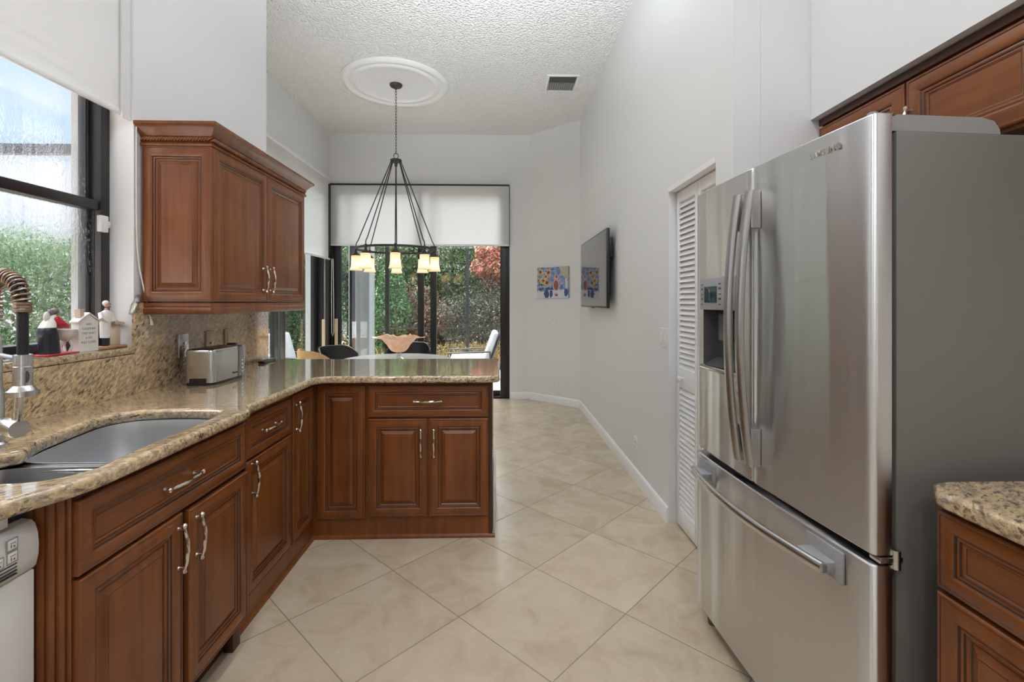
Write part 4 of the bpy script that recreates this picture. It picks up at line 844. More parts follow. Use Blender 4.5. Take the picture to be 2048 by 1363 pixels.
def lectern_man():
    cx, cy = -1.712, 2.108; t = thing('man_figurine', 'ceramic figurine of a white haired man in white standing at a lectern', 'figurine', (cx, cy, ZS))
    obj('base', MB().box(cx - 0.03, cx + 0.03, cy - 0.025, cy + 0.085, ZS, ZS + 0.012, 0, 0.003), G['brown_clay'], t); z = ZS + 0.012
    L = []
    for zz, rx, ry, dy in ((0.0, .013, .013, 0), (0.034, .014, .014, 0), (0.036, .018, .019, 0), (0.06, .019, .020, 0), (0.09, .018, .021, 0), (0.11, .019, .024, 0.001), (0.130, .019, .027, 0.002), (0.148, .015, .021, 0.004), (0.156, .007, .008, 0.005), (0.165, .006, .006, .006)):
        L.append([(cx + rx * math.cos(a), cy + dy + ry * math.sin(a), z + zz) for a in [2 * math.pi * j / 22 for j in range(22)]])
    obj('body', MB().loops(L, [0, 1, 1, 1, 1, 1, 1, 1, 2], cap0=True, cap1=True), [G['glazed_black'], G['glazed_white'], G['skin_clay']], t)
    hd = Vector((cx + 0.001, cy + 0.007, z + 0.181)); h = MB().ball(hd, (0.0115, 0.0115, 0.0145)); h.ball(hd + Vector((0.011, 0.006, -0.001)), (0.003, 0.0028, 0.003))
    for s in (-1, 1): h.ball(hd + Vector((0.0085 + s * 0.0015, 0.0055 - s * 0.005, 0.003)), 0.0017, 1)
    hh = obj('head', h, [G['skin_clay'], G['glazed_black']], t)
    obj('hair', MB().ball(hd + Vector((-0.003, -0.002, 0.005)), (0.0125, 0.0125, 0.0125)).ball(hd + Vector((0.006, 0.003, -0.011)), (0.007, 0.007, 0.005), 1), [G['glazed_white'], G['grey_hair']], hh)
    a = MB()
    for s in (-1, 1): a.tube([(cx + s * 0.004, cy + s * 0.020, z + 0.143), (cx + 0.006, cy + s * 0.028, z + 0.122), (cx + 0.012, cy + 0.010 + s * 0.018, z + 0.106), (cx + 0.014, cy + 0.030 + s * 0.008, z + 0.108)], [0.009, 0.0095, 0.008, 0.006], 10)
    obj('sleeves', a, G['glazed_white'], t); hn = MB()
    for s in (-1, 1):
        p = Vector((cx + 0.014, cy + 0.036 + s * 0.007, z + 0.109)); hn.ball(p, (0.003, 0.0045, 0.0025))
        for k in range(5): hn.tube([p + Vector(((k - 2) * 0.0012, 0.003, 0)), p + Vector(((k - 2) * 0.0015, 0.0075 - (0.002 if k in (0, 4) else 0), -0.001))], 0.0008, 6)
    obj('hands', hn, G['skin_clay'], t)
    lc = MB().box(cx - 0.013, cx + 0.013, cy + 0.040, cy + 0.066, z, z + 0.092, 0, 0.002).prism([(cy + 0.030, z + 0.092), (cy + 0.082, z + 0.092), (cy + 0.082, z + 0.100), (cy + 0.030, z + 0.108)], 'X', cx - 0.02, cx + 0.02)
    obj('lectern', lc, G['tan_clay'], t)
    obj('scroll', MB().tube([(cx + 0.004, cy + 0.072, z + 0.092), (cx + 0.006, cy + 0.082, z + 0.082)], [0.006, 0.004], 8), G['glazed_white'], t)
lectern_man()

# ================================================================== COUNTERTOP THINGS
def toaster():
    x0, x1, y0, y1, z0 = -1.552, -1.405, 2.372, 2.662, ZT; t = thing('toaster', 'brushed steel long slot toaster on the granite by the backsplash', 'toaster', (-1.48, 2.5, ZT))
    def rr(x0, x1, y0, y1, r, n=6):
        out = []
        for cx, cy, s in ((x1 - r, y0 + r, -90), (x1 - r, y1 - r, 0), (x0 + r, y1 - r, 90), (x0 + r, y0 + r, 180)):
            for i in range(n + 1): a = R(s + 90 * i / n); out.append((cx + r * math.cos(a), cy + r * math.sin(a)))
        return out
    sh = MB(); L = []
    for z, i in ((0.014, 0), (0.160, 0), (0.172, 0.001), (0.178, 0.005), (0.180, 0.010)): L.append([(p[0], p[1], z0 + z) for p in rr(x0 + i, x1 - i, y0 + i, y1 - 0.05, 0.028)])
    obj('steel_shell', sh.loops(L, cap1=True), 'steel_soft', t)
    obj('base', MB().prism(rr(x0 + 0.003, x1 - 0.003, y0 + 0.003, y1 - 0.004, 0.026), 'Z', z0, z0 + 0.0145).box(x0 + 0.030, x1 - 0.035, y0 - 0.0012, y0 + 0.01, z0 + 0.005, z0 + 0.036), 'black', t)
    e = obj('control_end', MB().prism(rr(x0 + 0.001, x1 - 0.001, y1 - 0.0535, y1 - 0.018, 0.004), 'Z', z0 + 0.012, z0 + 0.172), pmat('grey_control_end', (0.20, 0.20, 0.21), 0.35, noise=0.05), t)
    kn = MB()
    for k in range(4): kn.lathe([(0.005, 0), (0.005, 0.002), (0.003, 0.003)], n=14, mat=Matrix.Translation((x1 - 0.001, y1 - 0.027, z0 + 0.035 + 0.020 * k)) @ Matrix.Rotation(R(90), 4, 'Y'))
    obj('buttons', kn, 'white_plastic', e)
    obj('end_cap', MB().prism(rr(x0, x1, y1 - 0.0178, y1, 0.006), 'Z', z0 + 0.014, z0 + 0.178), 'steel_soft', t)
    sl = MB()
    for xx in (x0 + 0.048, x1 - 0.062): sl.box(xx, xx + 0.016, y0 + 0.03, y1 - 0.075, z0 + 0.1805, z0 + 0.1812)
    obj('slots', sl, 'black', t)
    obj('lever', MB().box(x0 + 0.045, x0 + 0.095, y1 - 0.002, y1 + 0.024, z0 + 0.172, z0 + 0.186, 0, 0.005), 'black', t)
    obj('lettering', text_mb('Mueller', 0.017, (x1 + 0.0004, y1 - 0.098, z0 + 0.034), (0, 1, 0), (0, 0, 1), 0.0003, bold=0.0003), 'plastic_dark', t, smooth=0, fixn=False)
toaster()
def plate(name, label, cat, c, n, w, h, d, mat, kind, group=None):
    """wall plate standing d proud of the wall at c, facing n; kind 'outlet' | 'jack' | 'rocker' | 'toggle'"""
    n = Vector(n).normalized(); u = EZ.cross(n); c = Vector(c); t = thing(name, label, cat, tuple(c), 0, group)
    def bxs(du, dz, a, b, hw, hh, bev=0.0015):
        mb = MB().box(-hw, hw, -hh, hh, a, b, 0, bev); mt = Matrix(((u.x, 0, n.x, c.x + u.x * du), (u.y, 0, n.y, c.y + u.y * du), (0, 1, 0, c.z + dz), (0, 0, 0, 1))); return mb.xf(mt)
    obj('plate', bxs(0, 0, 0.0, d, w / 2, h / 2, 0.002), mat, t)
    if kind == 'outlet':
        for s in (-1, 1):
            f = obj('socket', bxs(0, s * 0.02, d, d + 0.0015, 0.015, 0.013, 0.001), mat, t); k = MB()
            for q in (-1, 1):
                b = bxs(q * 0.0055, s * 0.02 + 0.003, d + 0.001, d + 0.0019, 0.0012, 0.004, 0); k.add(b.v, b.f)
            b = bxs(0, s * 0.02 - 0.006, d + 0.001, d + 0.0019, 0.002, 0.002, 0); k.add(b.v, b.f); obj('slots', k, 'gasket', f, smooth=0)
    elif kind == 'jack':
        obj('jack', bxs(0, -0.012, d, d + 0.0015, 0.008, 0.006, 0.001), 'gasket', t); obj('screw', bxs(0, 0.042, d, d + 0.001, 0.003, 0.003, 0.0005), 'steel', t)
    elif kind == 'rocker':
        for q in ((-0.023, 0.023) if w > 0.1 else (0,)): obj('rocker', bxs(q, 0, d, d + 0.004, 0.0165, 0.033, 0.002), mat, t)
    else:
        obj('toggle', bxs(-0.016, 0.0, d, d + 0.016, 0.004, 0.007, 0.002), mat, t); obj('dial', bxs(0.018, 0.0, d, d + 0.012, 0.010, 0.010, 0.004), mat, t)
plate('wall_outlet', 'steel faced outlet on the backsplash behind the toaster, nearest the window', 'outlet', (-1.6445, 2.495, 1.118), (1, 0, 0), 0.075, 0.122, 0.018, 'steel', 'outlet')
plate('phone_jack', 'ivory jack plate with one dark hole on the backsplash above the toaster', 'wall plate', (-1.6445, 2.732, 1.122), (1, 0, 0), 0.07, 0.115, 0.009, 'ivory', 'jack')
plate('wall_switch', 'ivory switch plate on the backsplash above the far end of the toaster', 'switch', (-1.6445, 2.915, 1.122), (1, 0, 0), 0.07, 0.115, 0.009, 'ivory', 'rocker')
p = diag(0.515); plate('wall_switch', 'white switch plate under the painting', 'switch', (p[0], p[1], 1.105), tuple(-dn) + (0,), 0.115, 0.116, 0.006, 'white_plastic', 'toggle')
p = diag(0.475); plate('wall_outlet', 'white outlet low on the angled wall under the painting', 'outlet', (p[0], p[1], 0.25), tuple(-dn) + (0,), 0.07, 0.115, 0.006, 'white_plastic', 'outlet')
plate('wall_switch', 'white double rocker switch beside the pantry door', 'switch', (XR, 2.925, 1.122), (-1, 0, 0), 0.116, 0.116, 0.007, 'white_plastic', 'rocker')
plate('wall_outlet', 'white outlet low on the right wall above the baseboard', 'outlet', (XR, 3.52, 0.275), (-1, 0, 0), 0.07, 0.115, 0.008, 'white_plastic', 'outlet')
t = thing('remote_control', 'slim black handset lying at the end of the counter past the toaster', 'remote', (-1.59, 3.3, ZT))
a = MB().box(-0.021, 0.021, -0.10, 0.10, 0.0, 0.016, 0, 0.006); a.xf(Matrix.Translation((-1.592, 3.30, ZT + 0.0008)) @ Matrix.Rotation(R(4), 4, 'Z')); rm = obj('body', a, 'black', t)
k = MB()
for i in range(5):
    for j in (-1, 0, 1): k.box(j * 0.011 - 0.003, j * 0.011 + 0.003, -0.07 + i * 0.022, -0.06 + i * 0.022, 0.016, 0.0172)
obj('keys', k.xf(Matrix.Translation((-1.592, 3.30, ZT + 0.0008)) @ Matrix.Rotation(R(4), 4, 'Z')), 'plastic_dark', rm)

# ================================================================== CEILING AND CHANDELIER
CX, CY = -1.085, 5.03
med = MB().lathe([(0.55, CEIL), (0.553, CEIL - 0.012), (0.54, CEIL - 0.026), (0.515, CEIL - 0.034), (0.49, CEIL - 0.030), (0.475, CEIL - 0.018), (0.455, CEIL - 0.016), (0.445, CEIL - 0.026), (0.425, CEIL - 0.030), (0.405, CEIL - 0.028), (0.395, CEIL - 0.016), (0.375, CEIL - 0.010), (0.0, CEIL - 0.010)], (CX, CY, 0), 96, cap0=False, cap1=False)
tag(obj('ceiling_medallion', med, 'trim'), 'round white moulded plaster medallion on the ceiling above the chandelier', 'ceiling medallion')
def vent():
    x0, x1, y0, y1 = 0.49, 0.83, 4.78, 5.16; z = CEIL; t = thing('ceiling_vent', 'rectangular white air vent with grey louvres in the ceiling', 'vent', (0.66, 4.97, z - 0.02))
    f = MB()
    for a in ((x0, x1, y0, y0 + 0.03), (x0, x1, y1 - 0.03, y1), (x0, x0 + 0.03, y0 + 0.03, y1 - 0.03), (x1 - 0.03, x1, y0 + 0.03, y1 - 0.03)): f.box(*a, z - 0.012, z - 0.0005, 0, 0.003)
    obj('frame', f, 'trim', t); obj('backing', MB().box(x0 + 0.03, x1 - 0.03, y0 + 0.03, y1 - 0.03, z - 0.002, z - 0.0008), pmat('vent_backing', (0.20, 0.20, 0.20), 0.6, noise=0.05), t)
    s = MB(); n = 12
    for i in range(n): xx = x0 + 0.04 + (x1 - x0 - 0.08) * i / (n - 1); s.box(xx - 0.004, xx + 0.004, y0 + 0.17, y1 - 0.03, z - 0.011, z - 0.0025)
    for i in range(6): yy = y0 + 0.04 + i * 0.022; s.prism([(yy, z - 0.011), (yy + 0.003, z - 0.011), (yy + 0.017, z - 0.003), (yy + 0.014, z - 0.003)], 'X', x0 + 0.03, x1 - 0.03)
    obj('louvres', s, 'plastic_grey', t, smooth=0)
vent()
def chandelier():
    t = thing('chandelier', 'dark iron ring chandelier with eight lit bell shades on a chain', 'chandelier', (CX, CY, 1.89)); zr = 1.893; rr = 0.403; zh = 2.83
    zc = CEIL - 0.0105
    obj('canopy', MB().lathe([(0.066, zc), (0.066, zc - 0.008), (0.058, zc - 0.022), (0.03, zc - 0.034), (0.012, zc - 0.04), (0.008, zc - 0.052), (0.0, zc - 0.053)], (CX, CY, 0), 32, cap0=False), 'iron', t)
    ch = MB(); z = zc - 0.06; i = 0
    while z > zh + 0.075:
        pts = [(0.0075 * math.cos(a), 0.019 * math.sin(a)) for a in [2 * math.pi * k / 14 for k in range(15)]]
        ch.tube([(CX + p * (1 if i % 2 else 0), CY + p * (0 if i % 2 else 1), z + q) for p, q in pts], 0.0024, 6, cap=False); z -= 0.030; i += 1
    obj('chain', ch, 'iron', t)
    obj('ring_loop', MB().tube([(CX + 0.024 * math.cos(a), CY, zh + 0.052 + 0.030 * math.sin(a)) for a in [2 * math.pi * k / 24 for k in range(25)]], 0.004, 8, cap=False), 'iron', t)
    obj('hub', MB().lathe([(0.006, zh + 0.024), (0.03, zh + 0.016), (0.058, zh + 0.012), (0.060, zh - 0.004), (0.045, zh - 0.012), (0.016, zh - 0.03), (0.014, zh - 0.06), (0.0, zh - 0.064)], (CX, CY, 0), 28), 'iron', t)
    rg = MB(); N = 96; L = []
    for i in range(N): a = 2 * math.pi * i / N; L.append([(CX + (rr + dx) * math.cos(a), CY + (rr + dx) * math.sin(a), zr + dz) for dx, dz in ((-.005, -.011), (.005, -.011), (.006, 0), (.005, .011), (-.005, .011), (-.006, 0))])
    obj('ring', rg.loops(L + [L[0]]), 'iron', t)
    sm = bpy.data.materials.new('lamp_shade_glass'); sm.use_nodes = True; nt = sm.node_tree; n = nt.nodes; l = nt.links; n.clear()
    out = n.new('ShaderNodeOutputMaterial'); mx = n.new('ShaderNodeMixShader'); mx.inputs[0].default_value = 0.6; a = n.new('ShaderNodeBsdfDiffuse'); b = n.new('ShaderNodeBsdfTranslucent')
    a.inputs[0].default_value = (0.78, 0.68, 0.56, 1); b.inputs[0].default_value = (0.90, 0.74, 0.56, 1); l.new(a.outputs[0], mx.inputs[1]); l.new(b.outputs[0], mx.inputs[2]); l.new(mx.outputs[0], out.inputs[0])
    bm = bpy.data.materials.new('lit_bulb'); bm.use_nodes = True; nt = bm.node_tree; n = nt.nodes; l = nt.links; n.clear(); out = n.new('ShaderNodeOutputMaterial'); em = n.new('ShaderNodeEmission'); em.inputs[0].default_value = (1, 0.80, 0.55, 1); em.inputs[1].default_value = 9; l.new(em.outputs[0], out.inputs[0])
    for k in range(8):
        a = R(-90 + 45 * k + 11.2); c, s = math.cos(a), math.sin(a); P = lambda r, z: (CX + r * c, CY + r * s, z); x, y = CX + rr * c, CY + rr * s
        obj('rod', MB().tube([P(0.048, zh + 0.0), P(rr - 0.02, zr + 0.085), P(rr - 0.002, zr + 0.055), P(rr, zr + 0.01)], 0.0055, 8).tube([P(rr, zr + 0.02), P(rr, zr - 0.02)], [0.012, 0.012], 10), 'iron', t)
        h = obj('lamp_holder', MB().lathe([(0.010, zr - 0.012), (0.012, zr - 0.03), (0.020, zr - 0.045), (0.038, zr - 0.062), (0.044, zr - 0.072), (0.0, zr - 0.073)], (x, y, 0), 20), 'iron', t)
        z1 = zr - 0.072; prof = [(0.044, z1), (0.049, z1 - 0.004), (0.048, z1 - 0.03), (0.0475, z1 - 0.06), (0.049, z1 - 0.09), (0.053, z1 - 0.115), (0.060, z1 - 0.138), (0.066, z1 - 0.152), (0.0635, z1 - 0.152), (0.0575, z1 - 0.136), (0.0505, z1 - 0.113), (0.0465, z1 - 0.09), (0.045, z1 - 0.06)]
        obj('lamp_shade', MB().lathe(prof[:8], (x, y, 0), 28, cap0=False, cap1=False), sm, h)
        obj('bulb', MB().ball((x, y, z1 - 0.105), (0.019, 0.019, 0.024)).lathe([(0.012, z1 - 0.085), (0.012, z1 - 0.02)], (x, y, 0), 12), bm, h)
        lamp('chandelier_lamp', 'POINT', (x, y, z1 - 0.11), (0, 0, 0), 0.42, (1, 0.80, 0.58), shadow_soft_size=0.026)
chandelier()

# ================================================================== DINING NOOK
pmat('table_marble', (0.80, 0.79, 0.77), 0.18, noise=0.06, nscale=5); pmat('bent_oak', (0.55, 0.33, 0.15), 0.35, noise=0.15, nscale=25)
def dining_table():
    t = thing('dining_table', 'round white dining table under the chandelier', 'table', (CX + 0.01, 5.0, 0)); x, y = CX + 0.01, 5.0
    obj('tabletop', MB().lathe([(0.54, 0.705), (0.565, 0.712), (0.575, 0.724), (0.572, 0.735), (0.56, 0.74), (0.0, 0.74)], (x, y, 0), 72), G['table_marble'], t)
    obj('pedestal', MB().lathe([(0.30, 0.0), (0.30, 0.015), (0.20, 0.035), (0.07, 0.08), (0.055, 0.3), (0.06, 0.6), (0.12, 0.69), (0.2, 0.7045)], (x, y, 0), 40), 'trim', t)
dining_table()
def chair(name, label, loc, rz, shell, inner, h=0.835):
    """tub chair; faces +y before turning"""
    t = thing(name, label, 'chair', loc, rz, None); P = dict(parent=t, local=True)
    obj('seat', MB().lathe([(0.0, 0.43), (0.20, 0.43), (0.225, 0.445), (0.228, 0.465), (0.21, 0.48), (0.0, 0.485)], (0, 0, 0), 36), inner, **P)
    L = []; N = 30
    for i in range(N + 1):
        a = R(190 + 160 * i / N); e = abs(2 * i / N - 1); top = h - 0.10 * max(0, (e - 0.45) / 0.55) ** 2; bot = 0.60 + 0.02 * e; r = 0.235
        L.append([((r + dr) * math.cos(a), (r + dr) * math.sin(a), z) for dr, z in ((0, bot), (0.012, bot - 0.006), (0.030, bot + 0.06), (0.040, top - 0.02), (0.034, top), (0.022, top - 0.004), (0.012, bot + 0.06))])
    obj('backrest', MB().loops(L, cap0=True, cap1=True), shell, **P)
    for sx, sy in ((1, 1), (-1, 1), (1, -1), (-1, -1)): obj('leg', MB().tube([(sx * 0.13, sy * 0.13, 0.44), (sx * 0.19, sy * 0.19, 0.0)], [0.018, 0.011], 12), shell, **P)
    for sx in (-1, 1): obj('back_support', MB().tube([(sx * 0.17, -0.13, 0.46), (sx * 0.165, -0.185, 0.64)], 0.012, 10), shell, **P)
    return t
chair('dining_chair', 'tan bentwood dining chair left of the round table, nearest the kitchen', (-1.64, 4.60, 0), R(-50), G['bent_oak'], G['bent_oak'], 0.895)
chair('dining_chair', 'black dining chair on the left of the table by the glass corner', (-1.755, 5.42, 0), R(-118), 'black', 'black')
chair('dining_chair', 'black dining chair behind the round table, against the sliding door', (-1.11, 5.80, 0), R(180), 'black', 'black')
def glass_bowl():
    x0, y0, z0 = CX + 0.035, 5.0, 0.7405; t = thing('glass_bowl', 'peach glass bowl with ruffled petal rim on the round table', 'bowl', (x0, y0, z0))
    n, m = 120, 16; L = []
    for (off, rg) in ((0, range(m + 1)), (0.005, range(m, -1, -1))):
        for i in rg:
            s = i / m; lp = []
            for j in range(n):
                a = 2 * math.pi * j / n; pet = math.cos(4 * a)
                q = max(0, s - 0.5) / 0.5; lob = (0.5 + 0.5 * pet) ** 1.5
                r = 0.026 + 0.094 * min(1, s * 1.9) ** 0.62 + q ** 1.2 * (0.045 + 0.115 * lob)
                z = 0.075 + 0.135 * min(1, s * 1.35) ** 1.6 + q * (0.030 - 0.006 * lob) + 0.010 * q * (math.cos(4 * a + 2.4) + 0.7 * math.cos(12 * a))
                lp.append((x0 + r * math.cos(a) * (1 - off), y0 + r * math.sin(a) * (1 - off), z0 + z + off))
            L.append(lp)
    pm = bpy.data.materials.new('peach_glass'); pm.use_nodes = True; nt = pm.node_tree; b = nt.nodes['Principled BSDF']; setp(b, **{'Base Color': (0.80, 0.50, 0.33, 1), 'Roughness': 0.12, 'Coat Weight': 0.5})
    tl = nt.nodes.new('ShaderNodeBsdfTranslucent'); tl.inputs[0].default_value = (0.97, 0.80, 0.66, 1); mx = nt.nodes.new('ShaderNodeMixShader'); mx.inputs[0].default_value = 0.5
    wv = nt.nodes.new('ShaderNodeTexNoise'); wv.inputs['Scale'].default_value = 18; tc = nt.nodes.new('ShaderNodeTexCoord'); nt.links.new(tc.outputs['Object'], wv.inputs[0]); rp = ramp(nt, wv.outputs['Fac'], [(0.35, (0.80, 0.48, 0.30)), (0.65, (0.92, 0.76, 0.62))]); nt.links.new(rp.outputs[0], b.inputs['Base Color'])
    nt.links.new(b.outputs[0], mx.inputs[1]); nt.links.new(tl.outputs[0], mx.inputs[2]); nt.links.new(mx.outputs[0], nt.nodes['Material Output'].inputs[0])
    obj('petal_bowl', MB().loops(L, cap0=True, cap1=True), pm, t, smooth=60)
    obj('foot', MB().lathe([(0.060, 0.0), (0.062, 0.005), (0.045, 0.014), (0.026, 0.026), (0.024, 0.040), (0.036, 0.052), (0.038, 0.060), (0.024, 0.072), (0.0, 0.0725)], (x0, y0, z0), 32), glass_mat('clear_glass', (0.93, 0.94, 0.95), 0.5), t)
glass_bowl()

# ================================================================== RIGHT WALL
def tv():
    xs = 0.945; y0, y1, z0, z1 = 4.12, 5.41, 1.286, 1.992; t = thing('television', 'flat black television on a bracket on the right wall', 'television', (xs, 4.8, 1.6))
    obj('casing', MB().box(xs, xs + 0.028, y0, y1, z0, z1, 0, 0.004), 'black', t)
    sc, nt, b = newmat('tv_screen'); setp(b, **{'Base Color': (0.012, 0.012, 0.013, 1), 'Roughness': 0.04, 'Specular IOR Level': 0.75, 'Coat Weight': 0.6, 'Coat Roughness': 0.0})
    obj('screen', MB().box(xs - 0.0012, xs + 0.001, y0 + 0.010, y1 - 0.010, z0 + 0.018, z1 - 0.010), sc, t)
    obj('rear_bulge', MB().box(xs + 0.0285, xs + 0.055, y0 + 0.2, y1 - 0.2, z0 + 0.06, z1 - 0.12, 0, 0.008), 'black', t)
    obj('wall_mount', MB().box(xs + 0.055, XR - 0.001, 4.62, 4.95, 1.5, 1.8).box(xs + 0.03, xs + 0.06, y0 + 0.02, y0 + 0.06, z0 + 0.45, z1 - 0.08, 0, 0.006), 'black', t)
    obj('sensor_foot', MB().box(xs + 0.002, xs + 0.02, 4.75, 4.83, z0 - 0.007, z0 + 0.001), 'black', t)
tv()
def painting():
    t = thing('painting', 'small unframed still life canvas in blue and orange on the angled wall', 'painting', tuple(diag(0.5, 0, 1.597)))
    a = Vector(diag(0.81)).to_2d(); b = Vector(diag(0.196)).to_2d(); u = (b - a); wd = u.length; u = u.normalized(); z0, z1 = 1.393, 1.800; nn = -dn
    def P(s, q, o=0.0): p = a + u * (s * wd) + nn * (0.022 + o); return (p.x, p.y, z0 + (z1 - z0) * q)
    c = MB(); L = []
    for o in (-0.021, 0): L.append([P(0, 0, o), P(1, 0, o), P(1, 1, o), P(0, 1, o)])
    c.loops(L, cap0=True, cap1=True)
    bm, nt, bb = newmat('painted_blue_ground'); tc = nt.nodes.new('ShaderNodeTexCoord'); nz = nt.nodes.new('ShaderNodeTexNoise'); nz.inputs['Scale'].default_value = 22; nz.inputs['Detail'].default_value = 4; nz.inputs['Distortion'].default_value = 1.5; nt.links.new(tc.outputs['Object'], nz.inputs[0])
    rp = ramp(nt, nz.outputs['Fac'], [(0.36, (0.09, 0.15, 0.34)), (0.48, (0.22, 0.31, 0.52)), (0.58, (0.33, 0.42, 0.60)), (0.70, (0.55, 0.55, 0.60))]); nt.links.new(rp.outputs[0], bb.inputs['Base Color']); setp(bb, Roughness=0.55)
    k = obj('canvas', c, bm, t, smooth=0)
    cols = {'sunflower': (0.50, 0.29, 0.13), 'seed': (0.14, 0.05, 0.04), 'petal': (0.66, 0.50, 0.30), 'navy': (0.05, 0.085, 0.24), 'terracotta': (0.27, 0.11, 0.09), 'rosy': (0.66, 0.42, 0.36), 'curtain': (0.55, 0.47, 0.35), 'pale': (0.66, 0.68, 0.72)}
    mats = {q: pmat('paint_' + q, v, 0.55, noise=0.25, nscale=60) for q, v in cols.items()}; names = list(mats)
    pm = MB(); lay = [0.0]
    def blob(cx, cy, rx, ry, col, n=18, wob=0.15, rot=0.0):
        lay[0] += 0.00005; rnd = random.Random(int(cx * 977 + cy * 131 + len(pm.v))); pts = []
        for i in range(n):
            an = 2 * math.pi * i / n; k2 = 1 + wob * rnd.uniform(-1, 1); pts.append(P(min(0.999, max(0.001, cx + rx * k2 * math.cos(an + rot))), min(0.999, max(0.001, cy + ry * k2 * math.sin(an + rot))), 0.0002 + lay[0]))
        pm.add(pts, [tuple(range(n))], names.index(col))
    def poly(pts, col): lay[0] += 0.00005; pm.add([P(x, y, 0.0002 + lay[0]) for x, y in pts], [tuple(range(len(pts)))], names.index(col))
    poly([(0.0, 0.0), (0.999, 0.0), (0.999, 0.10), (0.8, 0.26), (0.5, 0.3), (0.25, 0.22), (0.0, 0.2)], 'pale')
    for (x, y, w_) in ((0.05, .12, .05), (.18, .10, .05), (.46, .14, .05), (.70, .09, .06), (.84, .16, .05), (.93, .07, .05)): blob(x, y, w_, 0.12, 'navy' if x in (.46,) else 'pale')
    blob(0.31, 0.13, 0.085, 0.14, 'navy'); blob(0.36, 0.30, 0.10, 0.05, 'navy'); blob(0.93, 0.17, 0.06, 0.12, 'navy'); blob(0.50, 0.30, 0.06, 0.05, 'navy')
    poly([(0.70, 0.999), (0.999, 0.999), (0.999, 0.30), (0.95, 0.32), (0.92, 0.62), (0.82, 0.72)], 'curtain'); poly([(0.90, 0.62), (0.95, 0.62), (0.96, 0.30), (0.92, 0.3)], 'pale')
    for (x, y, r_) in ((0.10, 0.86, .10), (0.37, 0.83, .10), (0.21, 0.56, .11), (0.32, 0.50, .11), (0.04, 0.58, .06), (0.28, 0.70, .07)): blob(x, y, r_, r_ * 1.05, 'petal', 22, 0.35); blob(x, y, r_ * .72, r_ * .8, 'sunflower', 20, 0.3); blob(x + .01, y, r_ * .36, r_ * .4, 'seed', 12, 0.2)
    blob(0.14, 0.36, 0.115, 0.105, 'navy', 18, 0.1)
    for i in range(5): blob(0.06 + i * 0.042, 0.36 + 0.02 * (i % 2), 0.012, 0.05, 'pale', 10, 0.2)
    blob(0.62, 0.42, 0.105, 0.20, 'rosy', 24, 0.06); blob(0.63, 0.67, 0.065, 0.10, 'rosy', 18, 0.08); blob(0.62, 0.41, 0.075, 0.155, 'terracotta', 24, 0.05); blob(0.635, 0.69, 0.03, 0.045, 'terracotta', 12, 0.1); blob(0.62, 0.13, 0.05, 0.05, 'rosy', 12, 0.2); blob(0.63, 0.09, 0.05, 0.04, 'terracotta', 12, 0.2)
    obj('brushwork', pm, list(mats.values()), k, smooth=0, fixn=False)
painting()

# ================================================================== OUTDOORS
struct('ground_patio', MB().box(-6.4, 5, 6.75, 9.6, -0.2, -0.04).box(-3.9, -2.61, -8, 6.75, -0.2, -0.04), 'patio', label='pale paving of the patio outside the glass doors')
struct('ground_garden', MB().box(-16, -3.9, -8, 6.75, -0.22, -0.06).box(-16, -6.4, 6.75, 9.6, -0.22, -0.06).box(-16, 10, 9.6, 26, -0.22, -0.06), 'soil', label='mulched garden ground beyond the patio')
struct('ground_rear', MB().box(-16, 10, -20, FY0 - 0.02, -0.2, -0.04), 'patio', label='pale paving outside the rear of the house')
LM = {
 'hedge': leaf_mat('hedge_leaves', [(0.018, 0.05, 0.018), (0.035, 0.10, 0.032), (0.07, 0.165, 0.06), (0.16, 0.27, 0.12)]),
 'tree': leaf_mat('tree_leaves', [(0.025, 0.055, 0.02), (0.05, 0.11, 0.035), (0.10, 0.17, 0.06), (0.22, 0.25, 0.10)]),
 'red': leaf_mat('croton_leaves', [(0.10, 0.14, 0.05), (0.30, 0.08, 0.06), (0.48, 0.14, 0.12), (0.50, 0.32, 0.18)]),
 'dark': leaf_mat('dark_leaves', [(0.012, 0.02, 0.012), (0.02, 0.035, 0.018), (0.05, 0.06, 0.035), (0.16, 0.12, 0.10)]),
 'maroon': leaf_mat('maroon_leaves', [(0.05, 0.03, 0.025), (0.11, 0.06, 0.05), (0.18, 0.11, 0.08), (0.16, 0.16, 0.08)]),
 'dry': leaf_mat('dry_grass', [(0.22, 0.13, 0.04), (0.38, 0.25, 0.09), (0.46, 0.34, 0.15), (0.22, 0.24, 0.08)]),
}
